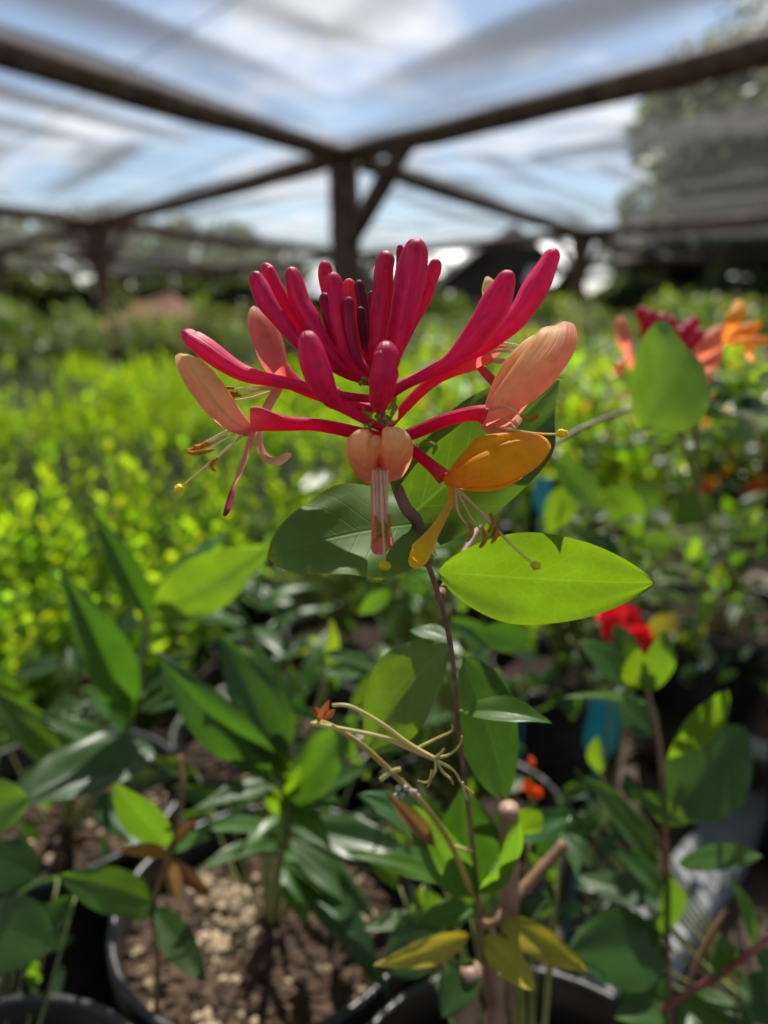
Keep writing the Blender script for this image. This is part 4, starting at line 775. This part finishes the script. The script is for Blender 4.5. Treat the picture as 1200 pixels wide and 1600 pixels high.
def sp(k): return [o for o in col.objects if o.name.startswith('leafy_shrub') and k in o['label']][0]
dark = ['laurel', 'laurel', 'honey', 'mid']
fill(ll, -20, 220, 1010, 1300, 0.42, 0.52, 26, dark, (60, 120), shape='lance')
fill(ol, 300, 560, 1020, 1300, 0.40, 0.47, 24, dark, (60, 120), (0.28, 0.42), 'lance')
fill(sp('low dark plant between'), 540, 800, 1000, 1330, 0.36, 0.50, 44, dark+['shrub'], (50, 100))
fill(sp('low dark plant between'), 560, 760, 860, 1020, 0.44, 0.56, 26, ['mid', 'bright', 'honey', 'field'], (40, 80))
fill(hs, 620, 900, 1250, 1450, 0.30, 0.36, 26, dark, (50, 90))
fill(rb, 890, 1000, 1200, 1480, 0.38, 0.46, 16, dark, (45, 80))
fill(sp('lime-leaved'), 830, 1010, 790, 960, 0.46, 0.62, 40, ['bright', 'mid', 'bright', 'honey'], (45, 85))
fill(sp('lime-leaved'), 820, 1000, 960, 1140, 0.46, 0.60, 26, ['mid', 'laurel', 'bright'], (40, 80))
fill(sp('yellow-green shrub behind'), 980, 1200, 800, 960, 0.55, 0.75, 56, ['mid', 'bright', 'field', 'bright', 'shrub'], (40, 80))
fill(sp('behind the honeysuckle stem'), 500, 720, 700, 900, 0.50, 0.66, 36, ['mid', 'bright', 'field'], (45, 80))
fill(sp('behind the dark honeysuckle leaf'), 380, 560, 800, 1000, 0.55, 0.75, 34, ['mid', 'bright', 'field'], (40, 80), (0.25, 0.4), 'lance')
fill([o for o in col.objects if o.name == 'potted_shrub'][0], 1040, 1200, 900, 1060, 0.62, 0.78, 40, ['mid', 'bright', 'shrub', 'field', 'laurel'], (35, 70))
li = sp('lime-leaved')
for b, t, wd, mt in (((945,800,0.5),(862,718,0.48),56,'mid'), ((855,835,0.5),(893,755,0.49),50,'bright'), ((1002,838,0.5),(952,758,0.5),58,'bright'), ((1045,818,0.5),(1116,778,0.5),54,'bright'), ((1020,800,0.52),(1000,765,0.52),50,'mid'), ((990,850,0.5),(1060,850,0.49),40,'mid'), ((930,830,0.48),(960,880,0.47),40,'laurel'), ((905,960,0.46),(975,930,0.46),44,'mid'), ((1000,1000,0.5),(1060,960,0.5),36,'yellow'), ((740,985,0.3),(830,1000,0.3),52,'laurel'), ((560,960,0.42),(610,920,0.42),30,'mid')):
    leaf(li, b, t, wd, (rnd(-0.2, 0.2), rnd(-0.2, 0.3), 0.95), mt, shape='obovate', fold=0.15, droop=0.05, nu=14, nv=4)
fill(lp, -20, 120, 1330, 1600, 0.36, 0.42, 10, dark, (60, 100))

# ------------------------------------------------------------------ board and pipe on the ground
a = G(1172, 1262, 0.02); b = G(880, 1680, 0.02); d = (b-a).normalized(); s = Vector((-d.y, d.x, 0))
mb = MB(); hw = 0.024; vs = []
k = 24
for i in range(k+1):
    p = a.lerp(b, i/k)
    for (o, z) in ((-hw, 0.012), (-hw, 0.034), (-hw+0.003, 0.037), (hw-0.003, 0.037), (hw, 0.034), (hw, 0.012)):
        vs.append(Vector((p.x, p.y, 0))+s*(o+0.0015*noise.noise(p*30))+Vector((0, 0, z+0.001*noise.noise(p*20))))
fs = []
for i in range(k):
    for j in range(6): fs.append((i*6+j, i*6+(j+1) % 6, (i+1)*6+(j+1) % 6, (i+1)*6+j))
fs += [(5, 4, 3, 2, 1, 0), tuple(k*6+j for j in range(6))]
mb.add(vs, fs); tag(mb.obj('edging_board', M['board'], smooth=False), 'long pale grey board lying on the ground beside the black pots', 'board')
mb = MB(); c0 = a+Vector((0.01, 0.03, 0.05)); tube(mb, catmull([tuple(c0+Vector((-0.02, 0.05, 0))), tuple(c0), tuple(c0+Vector((0.025, -0.02, -0.004))), tuple(c0+Vector((0.06, -0.03, -0.02)))], 14), [0.010]*15, 12)
tag(mb.obj('water_pipe', M['pipe']), 'short bent white plastic pipe at the far end of the board', 'pipe')

# ------------------------------------------------------------------ seedling field
def shoot(mb, b, h, lean, lw, ll_, dens, m=0):
    n = int(h*dens); top = b+Vector((lean[0], lean[1], h)); tube(mb, [b, b.lerp(top, 0.5)+Vector((lean[0]*-0.1, 0, 0)), top], [0.0012, 0.001, 0.0006], 4, cap=False)
    for k in range(n):
        u = 0.12+0.88*k/n; p = b.lerp(top, u); a = k*2.4+rnd(-0.5, 0.5); up = 0.5+0.9*u
        d = Vector((math.cos(a), math.sin(a), up)).normalized(); L = ll_*(1.05-0.45*u)*rnd(0.7, 1.2); s = d.cross(Vector((0, 0, 1))).normalized(); nn_ = s.cross(d)
        w2 = L*lw/2; q = p+d*L
        tint = (rnd(0.8, 1.25)*(0.9+0.25*u), rnd(0.85, 1.15)*(0.9+0.2*u), 1)
        mb.add([p, p+d*L*0.4+s*w2+nn_*w2*0.3, p+d*L*0.8+s*w2*0.7+nn_*w2*0.2, q, p+d*L*0.8-s*w2*0.7+nn_*w2*0.2, p+d*L*0.4-s*w2+nn_*w2*0.3, p+d*L*0.55], [(0, 1, 6), (1, 2, 6), (2, 3, 6), (3, 4, 6), (4, 5, 6), (5, 0, 6)], [tint]*7, None, m)
POTS = pot_mesh(0.055, 0.10).mesh('pot', M['pot']); SOILS = soil_mesh(0.051, 0.085, 24).mesh('soil', M['soil'])
FOL = []
for v in range(6):
    mb = MB()
    for k in range(9):
        a = rnd(0, 6.28); r = 0.043*math.sqrt(random.random()); shoot(mb, Vector((r*math.cos(a), r*math.sin(a), 0.088)), rnd(0.10, 0.20), (r*math.cos(a)*0.9+rnd(-0.015, 0.015), r*math.sin(a)*0.9+rnd(-0.015, 0.015)), 0.58, rnd(0.026, 0.040), 150)
    FOL.append(mb.mesh('foliage', M['field']))
FOLG = []
for v in range(2):
    mb = MB()
    for k in range(12):
        a = rnd(0, 6.28); r = 0.045*math.sqrt(random.random()); shoot(mb, Vector((r*math.cos(a), r*math.sin(a), 0.088)), rnd(0.07, 0.14), (r*math.cos(a)*1.2, r*math.sin(a)*1.2), 0.3, 0.022, 230)
    FOLG.append(mb.mesh('foliage', M['fieldgrey']))
def inst(name, me, parent, loc=(0, 0, 0), rz=0, s=1.0):
    o = bpy.data.objects.new(name, me); col.objects.link(o); o.parent = parent; o.location = loc; o.rotation_euler = (0, 0, rz); o.scale = (s, s, s); return o
taken = [(p1[0], p1[1], .1), (p2[0], p2[1], .1), (p3[0], p3[1], .1), (HC[0], HC[1], .1), (-0.085, 0.525, .1), (h2c[0], h2c[1], .1), (0.365, .745, .11)]+[(c[0][0], c[0][1], .09) for c in spots]
def free(x, y, r): return all((x-a)**2+(y-b)**2 > (r+q)**2 for a, b, q in taken)
cnt = 0; y = 0.56; row = 0
while y < 5.2:
    st = 0.122 if y < 2 else 0.15
    x = -0.60*y-0.15+(0.06 if row % 2 else 0)
    lim = -0.10 if y < 1.0 else (0.05+0.05*y)
    while x < lim:
        gx, gy = x+rnd(-0.012, 0.012), y+rnd(-0.012, 0.012)
        gap = noise.noise(Vector((gx*1.6, gy*1.0, 4.4))) > 0.30
        if free(gx, gy, 0.055) and not gap and cnt < 298:
            cnt += 1; grey = noise.noise(Vector((gx*0.9, gy*0.9, 9.1))) > 0.30 and gy > 1.2
            t = thing('potted_seedling', 'grey-green seedling in a small black pot among the bright rows' if grey else 'bright yellow-green seedling in a small black pot in the dense rows', 'seedling', (gx, gy, 0), 'grey-green seedlings' if grey else 'seedling rows')
            inst('pot', POTS, t); inst('soil', SOILS, t)
            fo = inst('foliage', random.choice(FOLG if grey else FOL), t, rz=rnd(0, 6.28), s=1.0); k = rnd(0.7, 1.2)*(0.82 if gy < 0.9 else 1.0+0.25*noise.noise(Vector((gx*2, gy*1.2, 1)))); fo.scale = (1, 1, k); fo.location.z = 0.088*(1-k); fo['kind'] = 'stuff'
        x += st
    y += st*0.92; row += 1

# ------------------------------------------------------------------ larger shrubs to the back and right
SH = []
def shrub_mesh(mat, rx, hz, nl, L, lw, flow=None, fmat=None):
    mb = MB()
    for k in range(nl):
        while True:
            p = Vector((rnd(-1, 1), rnd(-1, 1), rnd(0, 1)))
            if p.x**2+p.y**2+(p.z*0.9)**2 < 1 and noise.noise(p*2.2+Vector((nl, 0, 0))) > -0.18: break
        p = Vector((p.x*rx, p.y*rx, 0.05+p.z*hz)); d = Vector((rnd(-1, 1), rnd(-1, 1), rnd(-0.2, 1.1))).normalized(); s = d.cross(Vector((0, 0, 1)))
        s = s.normalized() if s.length > 0.05 else Vector((1, 0, 0)); l = L*rnd(0.6, 1.2); w2 = l*lw/2; nn_ = s.cross(d); ti = (rnd(0.75, 1.3), rnd(0.8, 1.15), 1)
        if flow and random.random() < flow[0] and p.z > hz*0.35:
            c = random.choice(flow[1]); l *= 0.9
            for q in range(5):
                dd = Vector((rnd(-1, 1), rnd(-1, 1), rnd(-0.3, 1))).normalized(); ss = dd.orthogonal().normalized(); e = p+dd*l*0.6
                mb.add([p, p+dd*l*0.35+ss*l*0.25, e, p+dd*l*0.35-ss*l*0.25], [(0, 1, 2), (0, 2, 3)], [c]*4, None, 1)
            continue
        mb.add([p, p+d*l*0.45+s*w2+nn_*w2*0.3, p+d*l, p+d*l*0.45-s*w2+nn_*w2*0.3, p+d*l*0.5], [(0, 1, 4), (1, 2, 4), (2, 3, 4), (3, 0, 4)], [ti]*5)
    for k in range(6):
        a = rnd(0, 6.28); tube(mb, [Vector((0, 0, 0)), Vector((math.cos(a)*rx*0.4, math.sin(a)*rx*0.4, hz*0.4)), Vector((math.cos(a)*rx*0.7, math.sin(a)*rx*0.7, hz*0.85))], [0.004, 0.003, 0.0015], 5)
    return mb.mesh('foliage', [M[mat], M['orange']])
OC = [(0.85, 0.22, 0.02), (0.85, 0.35, 0.02), (0.8, 0.14, 0.02)]; YC = [(0.85, 0.6, 0.03)]
S_or = [shrub_mesh('shrub', 0.14, 0.26, 420, 0.046, 0.5, (0.05, OC)) for _ in range(2)]
S_ye = [shrub_mesh('field', 0.15, 0.28, 420, 0.046, 0.5, (0.012, YC)) for _ in range(2)]
S_gr = [shrub_mesh('dull', 0.18, 0.32, 420, 0.055, 0.45) for _ in range(2)]
S_dk = [shrub_mesh('shrub', 0.22, 0.42, 520, 0.065, 0.45) for _ in range(2)]
POTM = pot_mesh(0.085, 0.16).mesh('pot', M['pot']); SOILM = soil_mesh(0.08, 0.135, 24).mesh('soil', M['soil'])
TAGM = MB(); box(TAGM, (-0.016, -0.001, -0.022), (0.016, 0.001, 0.022)); box(TAGM, (-0.004, -0.0008, -0.055), (0.004, 0.0008, -0.0222)); TAGM.c = [(0.85, 0.16, 0.01)]*len(TAGM.v); TAGM = TAGM.mesh('pot_label', M['orange'], False)
def bush(x, y, pool, lab, grp, s=1.0, tagged=False):
    t = thing('potted_shrub', lab, 'shrub', (x, y, 0), grp); inst('pot', POTM, t); inst('soil', SOILM, t)
    f = inst('foliage', random.choice(pool), t, (0, 0, 0.12), rnd(0, 6.28), s); f['kind'] = 'stuff'
    if tagged:
        tg = inst('pot_label', TAGM, t, (rnd(-0.03, 0.03), -0.094, 0.165+rnd(-0.01, 0.01)), rnd(-0.3, 0.3)); tg.rotation_euler.x = rnd(-0.1, 0.15); tg.rotation_euler.y = rnd(-0.2, 0.2)
def small_bush(x, y, pool, lab, grp, tagged):
    t = thing('potted_shrub', lab, 'shrub', (x, y, 0), grp); inst('pot', POTS, t); inst('soil', SOILS, t)
    f = inst('foliage', random.choice(pool), t, (0, 0, 0.07), rnd(0, 6.28), rnd(0.55, 0.72)); f['kind'] = 'stuff'
    if tagged:
        tg = inst('pot_label', TAGM, t, (rnd(-0.02, 0.02), -0.062, 0.135+rnd(-0.012, 0.012)), rnd(-0.3, 0.3), 1.2); tg.rotation_euler.x = rnd(-0.1, 0.15); tg.rotation_euler.y = rnd(-0.2, 0.2)
y = 1.62; r_ = 0
while y < 2.4:
    x = 0.34+(0.06 if r_ % 2 else 0)
    while x < 0.60*y+0.2:
        gx, gy = x+rnd(-0.012, 0.012), y+rnd(-0.012, 0.012)
        if free(gx, gy, 0.055): small_bush(gx, gy, S_or, 'orange-flecked small shrub in a black pot with an orange label' if r_ < 3 else 'orange-flecked small shrub in a black pot behind the orange labels', 'orange labelled pots' if r_ < 3 else 'orange-flecked shrubs', r_ < 3)
        x += 0.122
    y += 0.13; r_ += 1
y = 2.45
while y < 3.3:
    x = 0.45
    while x < 0.60*y+0.25:
        bush(x+rnd(-0.03, 0.03), y+rnd(-0.03, 0.03), S_ye if random.random() < 0.6 else S_or, 'flower-flecked shrub in a large black pot behind the orange labelled rows', 'flowering shrubs', rnd(0.7, 0.9))
        x += 0.22
    y += 0.26
y = 1.3
while y < 5.5:
    x = 0.12+0.05*y
    while x < 0.30+0.10*y:
        if free(x, y, 0.08): bush(x+rnd(-0.03, 0.03), y+rnd(-0.03, 0.03), S_ye if random.random() < 0.5 else S_gr, 'yellow-green shrub in a pot in the strip between the seedlings and the orange flowers', 'shrubs in the middle strip', rnd(0.75, 0.95))
        x += 0.24
    y += 0.26
y = 3.3
while y < 11:
    x = -0.62*y-0.3
    while x < 0.62*y+0.3:
        if (y > 5.0 or x > 0.35*y):
            dk = random.random() < 0.3
            bush(x+rnd(-0.06, 0.06), y+rnd(-0.06, 0.06), S_dk if dk else S_gr, 'dark green shrub in the far rows under the net' if dk else 'light green shrub in the far rows under the net', 'dark far shrubs' if dk else 'light far shrubs', rnd(0.55, 0.85) if random.random() < 0.72 else rnd(0.95, 1.5))
        x += 0.42+0.02*y
    y += 0.42+0.03*y

# ------------------------------------------------------------------ background: mulch heap, shed, trees, hedge
def heap(x, y, d, rx, ry, h, lab, mat='mulch'):
    c = G(x, y, 0.0) if d is None else Vector((x, y, 0)); mb = MB(); vs = []; fs = []; n = 40; m = 16
    for i in range(m+1):
        for k in range(n):
            a = 2*math.pi*k/n; r = i/m; X = rx*r*math.cos(a); Y = ry*r*math.sin(a); z = h*(1-r)**0.9*(1+0.3*noise.noise(Vector((X*2, Y*2, 3))))+0.04*noise.noise(Vector((X*6, Y*6, 1)))
            vs.append(c+Vector((X, Y, max(-0.02, z))))
    for i in range(m):
        for k in range(n): fs.append((i*n+k, (i+1)*n+k, (i+1)*n+(k+1) % n, i*n+(k+1) % n))
    mb.add(vs, fs); tag(mb.obj('mulch_heap', M[mat]), lab, 'heap')
heap(-4.1, 14.0, 1, 1.7, 1.2, 0.85, 'pinkish heap of mulch beyond the seedling rows')
def leafcloud(mb, c, rx, ry, rz, n, L, sd, ncl=22):
    cl = []
    for k in range(ncl):
        d = Vector((random.gauss(0, 1), random.gauss(0, 1), random.gauss(0, 1))).normalized()*rnd(0.35, 1.0)
        cl.append((Vector((c.x+d.x*rx, c.y+d.y*ry, c.z+d.z*rz)), rnd(0.22, 0.42)))
    for k in range(n):
        cc, r = random.choice(cl); d = Vector((random.gauss(0, 1), random.gauss(0, 1), random.gauss(0, 0.8))).normalized()*rnd(0.4, 1.0)**0.5
        p = cc+Vector((d.x*r*rx, d.y*r*ry, d.z*r*rz)); a = Vector((rnd(-1, 1), rnd(-1, 1), rnd(-1, 1))).normalized(); b = a.orthogonal().normalized(); l = L*rnd(0.6, 1.3)
        ti = (rnd(0.7, 1.3), rnd(0.8, 1.2), 1)
        mb.add([p-a*l*0.5, p+b*l*0.28, p+a*l*0.5, p-b*l*0.28], [(0, 1, 2), (0, 2, 3)], [ti]*4)
    return cl
def tree(x, y, h, rx, rz, lab, n=7000, L=0.4, grp='trees beyond the shade house', trunk=0.25, ncl=24):
    t = thing('background_tree', lab, 'tree', (x, y, 0), grp); c = Vector((x, y, h-rz)); mb = MB(); cl = leafcloud(mb, c, rx, rx, rz, n, L, 0, ncl); mb.obj('crown', M['tree'], t, kind='stuff')
    mb = MB(); q = catmull([(x, y, -0.1), (x+0.1, y, (h-rz)*0.5), (x-0.1, y, h-rz)], 10); tube(mb, q, [trunk*(1-0.05*i) for i in range(11)], 9, jit=0.15)
    for k in range(7):
        e = cl[k][0]; s = Vector((x, y, (h-2*rz)*0.7+(rz)*rnd(0.2, 0.9))); s.z = max(s.z, 0.6); tube(mb, [s, s.lerp(e, 0.5)+Vector((0, 0, 0.15)), e], [trunk*0.45, trunk*0.3, trunk*0.1], 6, jit=0.15)
    mb.obj('trunk', M['bark'], t)
def at(x, Y): return (x-600)/F*Y*0.99
tree(at(1235, 24), 24, 9.2, 5.2, 4.3, 'big broad-crowned tree standing beside the shade house', 36000, 0.40, trunk=0.4, ncl=60)
tree(at(1060, 30), 30, 5.2, 3.2, 2.5, 'lower tree against the foot of the big tree', 14000, 0.38, ncl=30)
for k, (x, Y, h, rx) in enumerate(((-60, 36, 5.2, 3.2), (60, 34, 4.6, 2.8), (190, 38, 5.6, 3.0), (300, 36, 4.4, 2.6), (390, 40, 5.2, 2.4), (455, 44, 4.2, 2.2), (1010, 42, 4.6, 3.0), (560, 50, 4.0, 2.6), (680, 46, 3.6, 2.4))):
    tree(at(x, Y), Y, h, rx, h*0.46, 'dark tree in the belt beyond the far shade house edge', 3600, 0.42, grp='far tree belt')
def hedge(x0, x1, Y, h, lab):
    t = thing('hedge', lab, 'hedge', ((x0+x1)/2, Y, 0)); mb = MB(); nl = int(abs(x1-x0)*900)
    for k in range(nl):
        X = rnd(x0, x1); z = h*(0.75+0.35*noise.noise(Vector((X*0.8, Y, 2))))*random.random()**0.6; p = Vector((X, Y+rnd(-0.6, 0.6), z)); a = Vector((rnd(-1, 1), rnd(-1, 1), rnd(-1, 1))).normalized(); b = a.orthogonal().normalized(); l = 0.16*rnd(0.6, 1.3); mb.add([p-a*l, p+b*l*0.6, p+a*l, p-b*l*0.6], [(0, 1, 2), (0, 2, 3)], [(rnd(0.7, 1.3), rnd(0.8, 1.2), 1)]*4)
    mb.obj('foliage', M['tree'], t, kind='stuff')
hedge(-16, -1.5, 25, 1.9, 'dark clipped hedge behind the mulch heap'); hedge(4.5, 14, 21, 1.7, 'dark hedge under the big tree')
hedge(-1.5, 4.5, 27, 1.4, 'dark hedge behind the gabled shed')
# shed with a dark gable and pale metal roofs
Y0 = 21.0; cx = at(790, Y0); t = thing('garden_shed', 'dark gabled shed with white lean-to roof sheets on both sides', 'shed', (cx, Y0, 0))
mb = MB(); hw = 1.75; e = 1.35; ap = 2.75
mb.add([(cx-hw, Y0, 0), (cx+hw, Y0, 0), (cx+hw, Y0, e), (cx, Y0, ap-0.06), (cx-hw, Y0, e), (cx-hw, Y0+4, 0), (cx+hw, Y0+4, 0), (cx+hw, Y0+4, e), (cx, Y0+4, ap-0.06), (cx-hw, Y0+4, e)], [(0, 1, 2, 3, 4), (9, 8, 7, 6, 5), (0, 4, 9, 5), (1, 6, 7, 2)]); mb.obj('wall', M['shedwall'], t, smooth=False)
def slab(a, b, c, d, th, name, mat):
    a, b, c, d = map(Vector, (a, b, c, d)); nrm = (b-a).cross(d-a).normalized()*th; m2 = MB(); m2.add([a, b, c, d, a+nrm, b+nrm, c+nrm, d+nrm], [(3, 2, 1, 0), (4, 5, 6, 7), (0, 1, 5, 4), (1, 2, 6, 5), (2, 3, 7, 6), (3, 0, 4, 7)]); m2.obj(name, M[mat], t, smooth=False)
slab((cx-hw-0.15, Y0-0.25, e-0.1), (cx, Y0-0.25, ap), (cx, Y0+4.2, ap), (cx-hw-0.15, Y0+4.2, e-0.1), 0.06, 'roof', 'shedwall')
slab((cx, Y0-0.25, ap), (cx+hw+0.15, Y0-0.25, e-0.1), (cx+hw+0.15, Y0+4.2, e-0.1), (cx, Y0+4.2, ap), 0.06, 'roof', 'shedwall')
slab(P(585, 432, 19), P(688, 432, 19), P(738, 388, 21.6), P(630, 388, 21.6), 0.04, 'lean_to_roof', 'metalroof')
slab(P(462, 462, 19), P(520, 462, 19), P(560, 425, 21.6), P(500, 425, 21.6), 0.04, 'lean_to_roof', 'metalroof')
slab(P(818, 446, 19), P(866, 446, 19), P(914, 382, 21.6), P(836, 382, 21.6), 0.04, 'lean_to_roof', 'metalroof')
